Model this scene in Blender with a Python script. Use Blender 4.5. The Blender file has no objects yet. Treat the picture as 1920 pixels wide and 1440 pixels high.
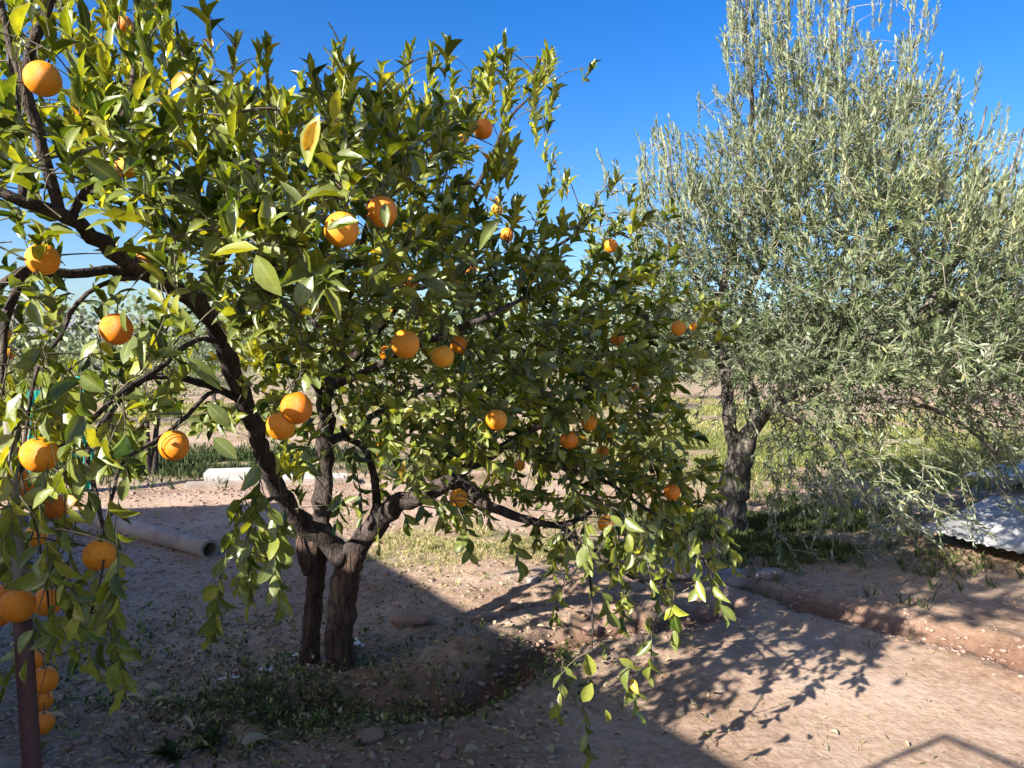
import bpy, math, random
import numpy as np
from mathutils import Vector

random.seed(7)
RNG = np.random.default_rng(7)
S = bpy.context.scene

# ------------------------------------------------------------------ camera
F_PX, CX, CY, HOR = 1400.0, 960.0, 720.0, 665.0
CAM_H = 1.6
PITCH = math.atan((CY - HOR) / F_PX)
cam_d = bpy.data.cameras.new('camera'); cam = bpy.data.objects.new('camera', cam_d)
S.collection.objects.link(cam); S.camera = cam
cam.location = (0, 0, CAM_H)
cam.rotation_euler = (math.pi / 2 - PITCH, 0, 0)
cam_d.sensor_width = 36.0; cam_d.lens = 36.0 * F_PX / 1920.0
cam_d.clip_start = 0.05; cam_d.clip_end = 3000

# ------------------------------------------------------------------ light
SUN_EL = math.radians(28.5)
SHD = Vector((0.72, 0.69, 0)).normalized()          # horizontal direction in which shadows fall
w = bpy.data.worlds.new('World'); S.world = w; w.use_nodes = True
nt = w.node_tree; bg = nt.nodes['Background']
sky = nt.nodes.new('ShaderNodeTexSky'); sky.sky_type = 'NISHITA'; sky.sun_disc = False
sky.sun_elevation = SUN_EL
sky.sun_rotation = math.atan2(-SHD.x, -SHD.y)
sky.altitude = 600; sky.air_density = 1.0; sky.dust_density = 3.2; sky.ozone_density = 2.4
hs = nt.nodes.new('ShaderNodeHueSaturation'); hs.inputs['Saturation'].default_value = 1.45; hs.inputs['Hue'].default_value = .512; hs.inputs['Value'].default_value = 1.0
nt.links.new(sky.outputs[0], hs.inputs['Color']); nt.links.new(hs.outputs[0], bg.inputs[0])
bg.inputs[1].default_value = 0.080
sl = bpy.data.lights.new('sun', 'SUN'); sl.energy = 5.0; sl.angle = math.radians(0.5); sl.color = (1.0, 0.95, 0.89)
so = bpy.data.objects.new('sun', sl); S.collection.objects.link(so)
sd = Vector((SHD.x * math.cos(SUN_EL), SHD.y * math.cos(SUN_EL), -math.sin(SUN_EL)))
so.rotation_euler = sd.to_track_quat('-Z', 'Y').to_euler()
S.view_settings.view_transform = 'Standard'; S.view_settings.look = 'None'
S.view_settings.exposure = 1.65; S.view_settings.gamma = 1.0
S.view_settings.use_curve_mapping = False
S.cycles.max_bounces = 6; S.cycles.transparent_max_bounces = 4; S.cycles.use_denoising = True

# ------------------------------------------------------------------ helpers
def P(px, py, Y):
    dx = (px - CX) / F_PX; dy = (CY - py) / F_PX
    c, s = math.cos(PITCH), math.sin(PITCH)
    d = Vector((dx, c + dy * s, -s + dy * c))
    return Vector((0, 0, CAM_H)) + d * (Y / d.y)
def G(px, py):                                       # ground point (flat) seen at a pixel
    dx = (px - CX) / F_PX; dy = (CY - py) / F_PX
    c, s = math.cos(PITCH), math.sin(PITCH)
    d = Vector((dx, c + dy * s, -s + dy * c))
    t = -CAM_H / d.z
    return (d.x * t, d.y * t)
def proj(p):                                         # (n,3) -> px, py, depth
    c, s = math.cos(PITCH), math.sin(PITCH)
    x = p[:, 0]; y = p[:, 1]; z = p[:, 2] - CAM_H
    f = y * c - z * s; u = y * s + z * c
    f = np.maximum(f, 1e-3)
    return CX + F_PX * x / f, CY - F_PX * u / f, f
def nrm(v):
    return v / np.maximum(np.linalg.norm(v, axis=-1, keepdims=True), 1e-9)

def hash2(i, j, seed):
    h = (i.astype(np.int64) * 374761393 + j.astype(np.int64) * 668265263 + seed * 2147483647) & 0xffffffff
    h = ((h ^ (h >> 13)) * 1274126177) & 0xffffffff
    return ((h ^ (h >> 16)) & 0xffff) / 65535.0
def vnoise(x, y, scale, seed=0):
    x = np.asarray(x, float) * scale; y = np.asarray(y, float) * scale
    i = np.floor(x); j = np.floor(y); fx = x - i; fy = y - j
    fx = fx * fx * (3 - 2 * fx); fy = fy * fy * (3 - 2 * fy)
    a = hash2(i, j, seed); b = hash2(i + 1, j, seed); c = hash2(i, j + 1, seed); d = hash2(i + 1, j + 1, seed)
    return (a * (1 - fx) + b * fx) * (1 - fy) + (c * (1 - fx) + d * fx) * fy
def fbm(x, y, scale, octs=4, seed=0):
    r = 0; amp = .5
    for k in range(octs):
        r = r + amp * vnoise(x, y, scale * 2 ** k, seed + k * 17); amp *= .5
    return r

def mesh_obj(name, verts, faces_flat, loop_counts, mat, parent=None, smooth=True, attrs=None):
    me = bpy.data.meshes.new(name)
    verts = np.asarray(verts, dtype=np.float32).reshape(-1, 3)
    faces_flat = np.asarray(faces_flat, dtype=np.int32); lc = np.asarray(loop_counts, dtype=np.int32)
    me.vertices.add(len(verts)); me.vertices.foreach_set('co', verts.ravel())
    me.loops.add(len(faces_flat)); me.loops.foreach_set('vertex_index', faces_flat)
    me.polygons.add(len(lc)); st = np.zeros(len(lc), dtype=np.int32); st[1:] = np.cumsum(lc)[:-1]
    me.polygons.foreach_set('loop_start', st); me.polygons.foreach_set('loop_total', lc)
    me.update(calc_edges=True)
    if smooth: me.polygons.foreach_set('use_smooth', np.ones(len(lc), dtype=bool))
    for k, v in (attrs or {}).items():
        a = me.attributes.new(k, 'FLOAT', 'POINT'); a.data.foreach_set('value', np.asarray(v, dtype=np.float32))
    me.materials.append(mat)
    o = bpy.data.objects.new(name, me); S.collection.objects.link(o)
    if parent: o.parent = parent
    return o
class MB:
    """collects polygons for one mesh"""
    def __init__(s): s.v = []; s.f = []
    def add(s, vs, fs):
        b = len(s.v); s.v += [tuple(v) for v in vs]; s.f += [tuple(i + b for i in f) for f in fs]
    def box(s, c, size, rz=0, jit=0):
        x, y, z = [q / 2 for q in size]; vs = []
        for dz in (-z, z):
            for dx, dy in ((-x, -y), (x, -y), (x, y), (-x, y)):
                dx += random.uniform(-jit, jit); dy += random.uniform(-jit, jit)
                vs.append((c[0] + dx * math.cos(rz) - dy * math.sin(rz), c[1] + dx * math.sin(rz) + dy * math.cos(rz), c[2] + dz + random.uniform(-jit, jit)))
        s.add(vs, [(3, 2, 1, 0), (4, 5, 6, 7), (0, 1, 5, 4), (1, 2, 6, 5), (2, 3, 7, 6), (3, 0, 4, 7)])
    def tube(s, pts, rad, n=10, cap=True, lump=0.0, gnarl=0.0):
        pts = [Vector(p) for p in pts]; N = len(pts); rings = []
        t0 = (pts[1] - pts[0]).normalized()
        u = t0.cross(Vector((0.3, 0.2, 1))).normalized() if abs(t0.z) < .9 else t0.cross(Vector((1, 0, 0))).normalized()
        base = len(s.v)
        for i, p in enumerate(pts):
            t = (pts[min(i + 1, N - 1)] - pts[max(i - 1, 0)]).normalized()
            u = (u - t * u.dot(t)).normalized(); v = t.cross(u)
            for k in range(n):
                a = 2 * math.pi * k / n
                r = rad[i] * (1 + (random.uniform(-lump, lump) if lump else 0))
                if gnarl: r *= 1 + gnarl * (math.sin(a * 2 + i * .35 + 1) * .5 + math.sin(a * 5 - i * .12) * .35 + math.sin(a * 3 + 2) * math.sin(i * .8 + a) * .5)
                s.v.append(tuple(p + (u * math.cos(a) + v * math.sin(a)) * r))
        for i in range(N - 1):
            for k in range(n):
                a = base + i * n + k; b = base + i * n + (k + 1) % n
                s.f.append((a, b, b + n, a + n))
        if cap:
            s.f.append(tuple(base + k for k in reversed(range(n)))); s.f.append(tuple(base + (N - 1) * n + k for k in range(n)))
    def build(s, name, mat, parent=None, smooth=True, origin=None):
        me = bpy.data.meshes.new(name)
        o0 = Vector(origin) if origin else Vector((0, 0, 0))
        me.from_pydata([tuple(Vector(v) - o0) for v in s.v], [], s.f); me.update()
        if smooth: me.polygons.foreach_set('use_smooth', [True] * len(me.polygons))
        me.materials.append(mat)
        o = bpy.data.objects.new(name, me); S.collection.objects.link(o)
        o.location = o0
        if parent: o.parent = parent
        return o
def empty(name, loc=(0, 0, 0)):
    o = bpy.data.objects.new(name, None); S.collection.objects.link(o); o.location = loc; o.empty_display_size = .1
    return o
def tag(o, label=None, cat=None, group=None, kind=None):
    for k, v in (('label', label), ('category', cat), ('group', group), ('kind', kind)):
        if v: o[k] = v
    return o
def adopt(o, parent):                                # parent a mesh in world coordinates to a thing standing elsewhere
    o.parent = parent; o.location = Vector(o.location) - Vector(parent.location)
    return o
def smooth_path(ctrl, step=0.04, wob=0.0):
    """ctrl: [(Vector, r)] -> dense points, radii through Catmull-Rom"""
    pts = [c[0] for c in ctrl]; rs = [c[1] for c in ctrl]; out = []; ro = []
    for i in range(len(pts) - 1):
        p0 = pts[max(i - 1, 0)]; p1 = pts[i]; p2 = pts[i + 1]; p3 = pts[min(i + 2, len(pts) - 1)]
        n = max(2, int((p2 - p1).length / step))
        for k in range(n):
            t = k / n; t2 = t * t; t3 = t2 * t
            q = 0.5 * ((2 * p1) + (p2 - p0) * t + (2 * p0 - 5 * p1 + 4 * p2 - p3) * t2 + (3 * p1 - p0 - 3 * p2 + p3) * t3)
            r = rs[i] * (1 - t) + rs[i + 1] * t
            q = q + Vector([random.gauss(0, 1) * wob * r for _ in range(3)])
            out.append(q); ro.append(r * random.uniform(0.93, 1.09))
    out.append(pts[-1]); ro.append(rs[-1])
    return out, ro

# ------------------------------------------------------------------ materials
def new_mat(name):
    m = bpy.data.materials.new(name); m.use_nodes = True
    n = m.node_tree; return m, n, n.nodes['Principled BSDF'], n.nodes['Material Output']
def N(nt_, t, **kw):
    nd = nt_.nodes.new(t)
    for k, v in kw.items():
        if k in nd.inputs.keys() if hasattr(nd.inputs, 'keys') else False: nd.inputs[k].default_value = v
        else: setattr(nd, k, v)
    return nd
def ramp(nt_, stops, interp='LINEAR'):
    r = nt_.nodes.new('ShaderNodeValToRGB'); r.color_ramp.interpolation = interp
    e = r.color_ramp.elements
    while len(e) < len(stops): e.new(0.5)
    for k, (p, c) in enumerate(stops): e[k].position = p; e[k].color = (*c, 1)
    return r
def noise(nt_, scale, detail=6, rough=.6, coord=None):
    n = nt_.nodes.new('ShaderNodeTexNoise'); n.inputs['Scale'].default_value = scale
    n.inputs['Detail'].default_value = detail; n.inputs['Roughness'].default_value = rough
    if coord is not None: nt_.links.new(coord, n.inputs['Vector'])
    return n
def objpos(nt_):
    g = nt_.nodes.new('ShaderNodeNewGeometry'); return g.outputs['Position']
def bump(nt_, h, strength, dist, bs):
    b = nt_.nodes.new('ShaderNodeBump'); b.inputs['Strength'].default_value = strength; b.inputs['Distance'].default_value = dist
    nt_.links.new(h, b.inputs['Height']); nt_.links.new(b.outputs[0], bs.inputs['Normal']); return b
def simple_mat(name, stops, scale=6, rough=.85, bstr=.5, bdist=.01, bscale=30, spec=.3, coord='pos', metallic=0, stretch=None):
    m, n, b, o = new_mat(name)
    c = objpos(n)
    if coord == 'obj': c = n.nodes.new('ShaderNodeTexCoord').outputs['Object']
    if stretch:
        mp = n.nodes.new('ShaderNodeMapping'); mp.inputs['Scale'].default_value = stretch
        n.links.new(c, mp.inputs['Vector']); c = mp.outputs[0]
    t = noise(n, scale, coord=c); r = ramp(n, stops); n.links.new(t.outputs[0], r.inputs[0]); n.links.new(r.outputs[0], b.inputs['Base Color'])
    b.inputs['Roughness'].default_value = rough; b.inputs['Specular IOR Level'].default_value = spec; b.inputs['Metallic'].default_value = metallic
    if bstr: t2 = noise(n, bscale, coord=c); bump(n, t2.outputs[0], bstr, bdist, b)
    return m

def cracked(m, scale, strength, dist, stretch):
    n = m.node_tree; L = n.links; b = n.nodes['Principled BSDF']; c = objpos(n)
    mp = n.nodes.new('ShaderNodeMapping'); mp.inputs['Scale'].default_value = stretch; L.new(c, mp.inputs['Vector'])
    nz = noise(n, 6, 4, .6, mp.outputs[0]); ad = n.nodes.new('ShaderNodeMix'); ad.data_type = 'VECTOR'; ad.inputs['Factor'].default_value = .12
    L.new(mp.outputs[0], ad.inputs['A']); L.new(nz.outputs['Color'], ad.inputs['B'])
    v = n.nodes.new('ShaderNodeTexVoronoi'); v.feature = 'DISTANCE_TO_EDGE'; v.inputs['Scale'].default_value = scale; L.new(ad.outputs['Result'], v.inputs['Vector'])
    r = ramp(n, [(0, (0, 0, 0)), (.10, (1, 1, 1))]); L.new(v.outputs['Distance'], r.inputs[0])
    old = b.inputs['Normal'].links[0].from_node
    b2 = n.nodes.new('ShaderNodeBump'); b2.inputs['Strength'].default_value = strength; b2.inputs['Distance'].default_value = dist
    L.new(r.outputs[0], b2.inputs['Height']); L.new(old.outputs[0], b2.inputs['Normal']); L.new(b2.outputs[0], b.inputs['Normal'])
    src = b.inputs['Base Color'].links[0].from_socket
    mx = n.nodes.new('ShaderNodeMix'); mx.data_type = 'RGBA'; mx.blend_type = 'MULTIPLY'; mx.inputs['Factor'].default_value = .55
    L.new(src, mx.inputs['A']); L.new(r.outputs[0], mx.inputs['B']); L.new(mx.outputs['Result'], b.inputs['Base Color'])
def leaf_mat(name, stops, under, trans, rough=.36, spec=.55, tr=.28, midrib=True, undermix=.75, bumpy=True):
    """stops over the per-leaf 'tint' value; 'across' is 0 at the midrib, 1 at the margin"""
    m, n, b, o = new_mat(name); L = n.links
    a = n.nodes.new('ShaderNodeAttribute'); a.attribute_name = 'tint'
    r = ramp(n, stops); L.new(a.outputs['Fac'], r.inputs[0]); col = r.outputs[0]
    t = noise(n, 45, 3, .6, objpos(n))
    mm = n.nodes.new('ShaderNodeMix'); mm.data_type = 'RGBA'; mm.blend_type = 'MULTIPLY'; mm.inputs['Factor'].default_value = 1
    rr = ramp(n, [(.3, (.72, .72, .72)), (.7, (1.25, 1.2, 1.1))]); L.new(t.outputs[0], rr.inputs[0])
    L.new(col, mm.inputs['A']); L.new(rr.outputs[0], mm.inputs['B']); col = mm.outputs['Result']
    if midrib:
        ac = n.nodes.new('ShaderNodeAttribute'); ac.attribute_name = 'across'
        mr = ramp(n, [(.0, (.55, .55, .55)), (.16, (0, 0, 0))]); L.new(ac.outputs['Fac'], mr.inputs[0])
        m2 = n.nodes.new('ShaderNodeMix'); m2.data_type = 'RGBA'; L.new(mr.outputs[0], m2.inputs['Factor'])
        L.new(col, m2.inputs['A']); m2.inputs['B'].default_value = (.30, .36, .09, 1); col = m2.outputs['Result']
    g = n.nodes.new('ShaderNodeNewGeometry')
    mu = n.nodes.new('ShaderNodeMath'); mu.operation = 'MULTIPLY'; mu.inputs[1].default_value = undermix; L.new(g.outputs['Backfacing'], mu.inputs[0])
    m3 = n.nodes.new('ShaderNodeMix'); m3.data_type = 'RGBA'; L.new(mu.outputs[0], m3.inputs['Factor'])
    L.new(col, m3.inputs['A']); m3.inputs['B'].default_value = (*under, 1)
    L.new(m3.outputs['Result'], b.inputs['Base Color'])
    b.inputs['Specular IOR Level'].default_value = spec
    rv = n.nodes.new('ShaderNodeMapRange'); rv.inputs[1].default_value = .3; rv.inputs[2].default_value = .7; rv.inputs[3].default_value = rough - .04; rv.inputs[4].default_value = rough + .28
    t9 = noise(n, 9, 3, .6, objpos(n)); L.new(t9.outputs[0], rv.inputs[0]); L.new(rv.outputs[0], b.inputs['Roughness'])
    if bumpy: bump(n, t.outputs[0], .35, .004, b)
    tl = n.nodes.new('ShaderNodeBsdfTranslucent')
    m4 = n.nodes.new('ShaderNodeMix'); m4.data_type = 'RGBA'; m4.blend_type = 'MULTIPLY'; m4.inputs['Factor'].default_value = 1
    L.new(col, m4.inputs['A']); m4.inputs['B'].default_value = (*trans, 1); L.new(m4.outputs['Result'], tl.inputs['Color'])
    ms = n.nodes.new('ShaderNodeMixShader'); ms.inputs[0].default_value = tr
    L.new(b.outputs[0], ms.inputs[1]); L.new(tl.outputs[0], ms.inputs[2]); L.new(ms.outputs[0], o.inputs['Surface'])
    return m
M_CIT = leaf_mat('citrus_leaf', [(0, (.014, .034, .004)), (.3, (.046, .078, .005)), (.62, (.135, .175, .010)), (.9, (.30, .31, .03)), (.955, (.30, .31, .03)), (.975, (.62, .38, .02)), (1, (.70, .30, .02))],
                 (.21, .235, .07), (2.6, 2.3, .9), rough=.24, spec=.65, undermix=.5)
M_OLV = leaf_mat('olive_leaf', [(0, (.035, .055, .018)), (.5, (.088, .122, .050)), (.85, (.175, .205, .090)), (1, (.34, .33, .15))],
                 (.275, .315, .215), (1.5, 1.6, .9), rough=.45, spec=.45, tr=.14, midrib=False, undermix=.85, bumpy=False)
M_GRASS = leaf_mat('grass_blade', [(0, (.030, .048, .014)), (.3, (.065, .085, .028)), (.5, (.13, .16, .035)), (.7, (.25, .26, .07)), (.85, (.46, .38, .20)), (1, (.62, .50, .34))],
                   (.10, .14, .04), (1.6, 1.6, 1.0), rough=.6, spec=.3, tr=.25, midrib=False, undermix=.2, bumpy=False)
M_DRYLEAF = leaf_mat('dry_leaf', [(0, (.10, .06, .03)), (.4, (.24, .16, .08)), (.7, (.46, .36, .20)), (.9, (.58, .46, .22)), (1, (.50, .46, .14))],
                     (.40, .33, .22), (1.3, 1.2, .9), rough=.7, spec=.25, tr=.15)
M_BARK = simple_mat('citrus_bark', [(.25, (.018, .013, .011)), (.5, (.050, .037, .030)), (.75, (.14, .105, .085))], scale=14, rough=.9, bstr=.9, bdist=.012, bscale=38, stretch=(1, 1, .35))
M_TRUNK = simple_mat('citrus_trunk_bark', [(.25, (.03, .019, .014)), (.5, (.085, .052, .036)), (.75, (.21, .15, .11))], scale=10, rough=.9, bstr=1, bdist=.02, bscale=26, stretch=(1, 1, .22))
M_OBARK = simple_mat('olive_bark', [(.25, (.035, .03, .025)), (.5, (.11, .095, .078)), (.75, (.26, .23, .19))], scale=12, rough=.92, bstr=1, bdist=.03, bscale=22, stretch=(1, 1, .3))
M_TWIG = simple_mat('twig_bark', [(.3, (.055, .05, .03)), (.7, (.14, .12, .08))], scale=20, rough=.8, bstr=.3, bscale=80)
M_OTWIG = simple_mat('olive_twig_bark', [(.3, (.16, .14, .10)), (.7, (.36, .33, .26))], scale=20, rough=.85, bstr=.3, bscale=80)
cracked(M_TRUNK, 26, .8, .008, (1, 1, .22)); cracked(M_OBARK, 22, .9, .012, (1, 1, .25)); cracked(M_BARK, 45, .6, .005, (1, 1, .5))
def orange_mat():
    m, n, b, o = new_mat('orange_peel'); L = n.links
    tc = n.nodes.new('ShaderNodeTexCoord'); oi = n.nodes.new('ShaderNodeObjectInfo')
    t = noise(n, 14, 4, .6, tc.outputs['Object'])
    r = ramp(n, [(.28, (.64, .165, .003)), (.55, (.76, .24, .005)), (.85, (.84, .36, .02))])
    ad = n.nodes.new('ShaderNodeMath'); ad.operation = 'MULTIPLY_ADD'; ad.inputs[1].default_value = .6; L.new(oi.outputs['Random'], ad.inputs[0]); 
    sb = n.nodes.new('ShaderNodeMath'); sb.operation = 'SUBTRACT'; sb.inputs[1].default_value = .22; L.new(t.outputs[0], sb.inputs[0]); L.new(sb.outputs[0], ad.inputs[2])
    L.new(ad.outputs[0], r.inputs[0]); L.new(r.outputs[0], b.inputs['Base Color'])
    b.inputs['Roughness'].default_value = .42; b.inputs['Specular IOR Level'].default_value = .45
    b.inputs['Subsurface Weight'].default_value = .12; b.inputs['Subsurface Radius'].default_value = (1, .4, .1); b.inputs['Subsurface Scale'].default_value = .006
    v = n.nodes.new('ShaderNodeTexVoronoi'); v.inputs['Scale'].default_value = 420; L.new(tc.outputs['Object'], v.inputs['Vector'])
    bump(n, v.outputs['Distance'], .45, .0016, b)
    return m
M_ORANGE = orange_mat()
M_CALYX = simple_mat('calyx_green', [(.3, (.06, .09, .02)), (.7, (.12, .14, .04))], scale=60, rough=.7, bstr=0)
M_STONE = simple_mat('field_stone', [(.25, (.13, .10, .085)), (.5, (.23, .185, .16)), (.75, (.36, .30, .26))], scale=7, rough=.95, bstr=.8, bdist=.015, bscale=28)
M_REDSTONE = simple_mat('reddish_stone', [(.25, (.17, .10, .07)), (.5, (.27, .17, .125)), (.75, (.38, .27, .21))], scale=8, rough=.95, bstr=.8, bdist=.012, bscale=30)
M_CONC = simple_mat('weathered_concrete', [(.25, (.19, .14, .11)), (.55, (.31, .25, .20)), (.8, (.42, .36, .30))], scale=5, rough=.95, bstr=.5, bdist=.01, bscale=40)
M_WHITE = simple_mat('whitewashed_concrete', [(.25, (.30, .27, .24)), (.6, (.52, .50, .48)), (.8, (.64, .62, .60))], scale=6, rough=.9, bstr=.4, bdist=.01, bscale=30)
M_SCRAP = simple_mat('white_scrap', [(.3, (.55, .55, .56)), (.7, (.78, .78, .80))], scale=20, rough=.5, bstr=.5, bscale=60)
M_POLE = simple_mat('brown_painted_pole', [(.25, (.04, .018, .016)), (.55, (.085, .038, .032)), (.8, (.17, .12, .11))], scale=9, rough=.6, bstr=.4, bdist=.004, bscale=60, stretch=(1, 1, .25), spec=.4)
M_STICK = simple_mat('grey_wood', [(.25, (.10, .085, .075)), (.55, (.20, .175, .155)), (.8, (.30, .27, .24))], scale=14, rough=.9, bstr=.7, bdist=.006, bscale=50, stretch=(1, 1, .2))
M_SHEET = simple_mat('weathered_tin', [(.25, (.16, .15, .15)), (.42, (.27, .26, .245)), (.58, (.42, .41, .395)), (.8, (.54, .52, .49))], scale=4.0, rough=.9, bstr=.3, bdist=.006, bscale=18, spec=.5)
M_NET = simple_mat('teal_net', [(.3, (.0, .13, .10)), (.7, (.01, .30, .22))], scale=5, rough=.7, bstr=.4, bscale=60)
M_PLASTER = simple_mat('ochre_render', [(.3, (.42, .32, .24)), (.7, (.52, .42, .33))], scale=2, rough=.95, bstr=.3, bscale=25)
M_ROOF = simple_mat('roof_screed', [(.3, (.30, .27, .24)), (.7, (.40, .36, .32))], scale=2, rough=.95, bstr=.3, bscale=25)
M_METAL = simple_mat('dark_steel', [(.3, (.05, .05, .05)), (.7, (.11, .10, .09))], scale=10, rough=.5, bstr=.2, bscale=60, metallic=.6)
M_REED = simple_mat('dry_reed', [(.3, (.20, .14, .10)), (.7, (.40, .31, .24))], scale=9, rough=.9, bstr=.4, bscale=50)
M_HILL = simple_mat('hill_earth', [(.3, (.16, .15, .16)), (.7, (.26, .24, .25))], scale=.02, rough=1, bstr=0)
M_CLOD = simple_mat('soil_clod', [(.3, (.11, .065, .045)), (.48, (.24, .155, .11)), (.68, (.42, .305, .235))], scale=45, rough=1, bstr=.4, bdist=.004, bscale=450, spec=.1)
M_STRAW = simple_mat('straw', [(.3, (.20, .15, .10)), (.7, (.50, .42, .30))], scale=7, rough=.9, bstr=0)

# ------------------------------------------------------------------ ground
CH1 = [G(*p) for p in ((560, 1335), (700, 1330), (860, 1310), (985, 1235), (1060, 1195), (1150, 1178), (1250, 1172), (1330, 1150))]
CH2 = [G(*p) for p in ((1400, 1108), (1480, 1130), (1600, 1160), (1740, 1195), (1860, 1225), (2050, 1280), (2400, 1400))]
def seg_dist(x, y, pts):
    best = np.full(np.shape(x), 1e9)
    for (ax, ay), (bx, by) in zip(pts[:-1], pts[1:]):
        dx, dy = bx - ax, by - ay; L2 = dx * dx + dy * dy
        t = np.clip(((x - ax) * dx + (y - ay) * dy) / L2, 0, 1)
        best = np.minimum(best, np.hypot(x - ax - t * dx, y - ay - t * dy))
    return best
def bumpf(x, y, cx, cy, rx, ry, rot=0):
    c, s = math.cos(rot), math.sin(rot); u = (x - cx) * c + (y - cy) * s; v = -(x - cx) * s + (y - cy) * c
    return np.exp(-((u / rx) ** 2 + (v / ry) ** 2))
def ground_z(x, y):
    x = np.asarray(x, float); y = np.asarray(y, float)
    z = (fbm(x, y, .35, 3, 3) - .45) * .10
    near = np.exp(-(np.hypot(x - .3, y - 4) / 9) ** 2)
    rough = .35 + 1.1 * np.clip(fbm(x, y, .8, 2, 50) * 2 - .6, 0, 1)
    yard = 1 / (1 + np.exp(-((x * .75 - y * .15) + .1) * 3)) * np.exp(-((y - 3.0) / 1.6) ** 2)   # trodden smooth earth at right
    rough = rough * (1 - .75 * yard)
    z = z + near * (fbm(x, y, 3.2, 3, 9) - .45) * .095 * rough + near * (fbm(x, y, 14, 3, 31) - .45) * .062 * rough
    wob = (vnoise(x, y, 2.5, 77) - .5) * .12
    d1 = seg_dist(x + wob, y + wob, CH1); d2 = seg_dist(x + wob, y + wob, CH2)
    z = z - .13 * np.exp(-(d1 / .13) ** 2) + .035 * np.exp(-((d1 - .30) / .12) ** 2)
    z = z - .09 * np.exp(-(d2 / .10) ** 2) + .03 * np.exp(-((d2 - .26) / .12) ** 2)
    chn = np.exp(-(np.minimum(d1, d2) / .35) ** 2)
    z = z + chn * ((fbm(x, y, 7, 3, 71) - .45) * .085 + (fbm(x, y, 22, 2, 73) - .4) * .045)
    gx, gy = G(850, 1235); z = z + .085 * bumpf(x, y, gx + .08, gy, .34, .14, .38)
    gx, gy = G(1180, 1105); z = z + .13 * bumpf(x, y, gx, gy, .75, .20, .25)
    gx, gy = G(420, 940); z = z + .05 * bumpf(x, y, gx, gy, 2.2, .5)
    gx, gy = G(1350, 1230); z = z + .05 * bumpf(x, y, gx, gy, 1.0, .5, -.2)
    return z
_gx = np.arange(-14, 18, .03); _gy = np.arange(.5, 26, .03)
_GT = ground_z(*[q.ravel() for q in np.meshgrid(_gx, _gy)]).reshape(len(_gy), len(_gx))
def gzv(x, y):
    x = np.asarray(x, float); y = np.asarray(y, float)
    i = (x + 14) / .03; j = (y - .5) / .03; ok = (i >= 0) & (i < len(_gx) - 1) & (j >= 0) & (j < len(_gy) - 1)
    ii = np.clip(i, 0, len(_gx) - 2).astype(int); jj = np.clip(j, 0, len(_gy) - 2).astype(int); fx = i - ii; fy = j - jj
    z = (_GT[jj, ii] * (1 - fx) + _GT[jj, ii + 1] * fx) * (1 - fy) + (_GT[jj + 1, ii] * (1 - fx) + _GT[jj + 1, ii + 1] * fx) * fy
    if not ok.all(): z = np.where(ok, z, 0); z[~ok] = ground_z(x[~ok], y[~ok])
    return z
def gz(x, y):
    i = (x + 14) / .03; j = (y - .5) / .03
    if 0 <= i < len(_gx) - 1 and 0 <= j < len(_gy) - 1:
        a = int(i); b = int(j); fx = i - a; fy = j - b
        return float((_GT[b, a] * (1 - fx) + _GT[b, a + 1] * fx) * (1 - fy) + (_GT[b + 1, a] * (1 - fx) + _GT[b + 1, a + 1] * fx) * fy)
    return float(ground_z(np.array([x]), np.array([y]))[0])
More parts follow.
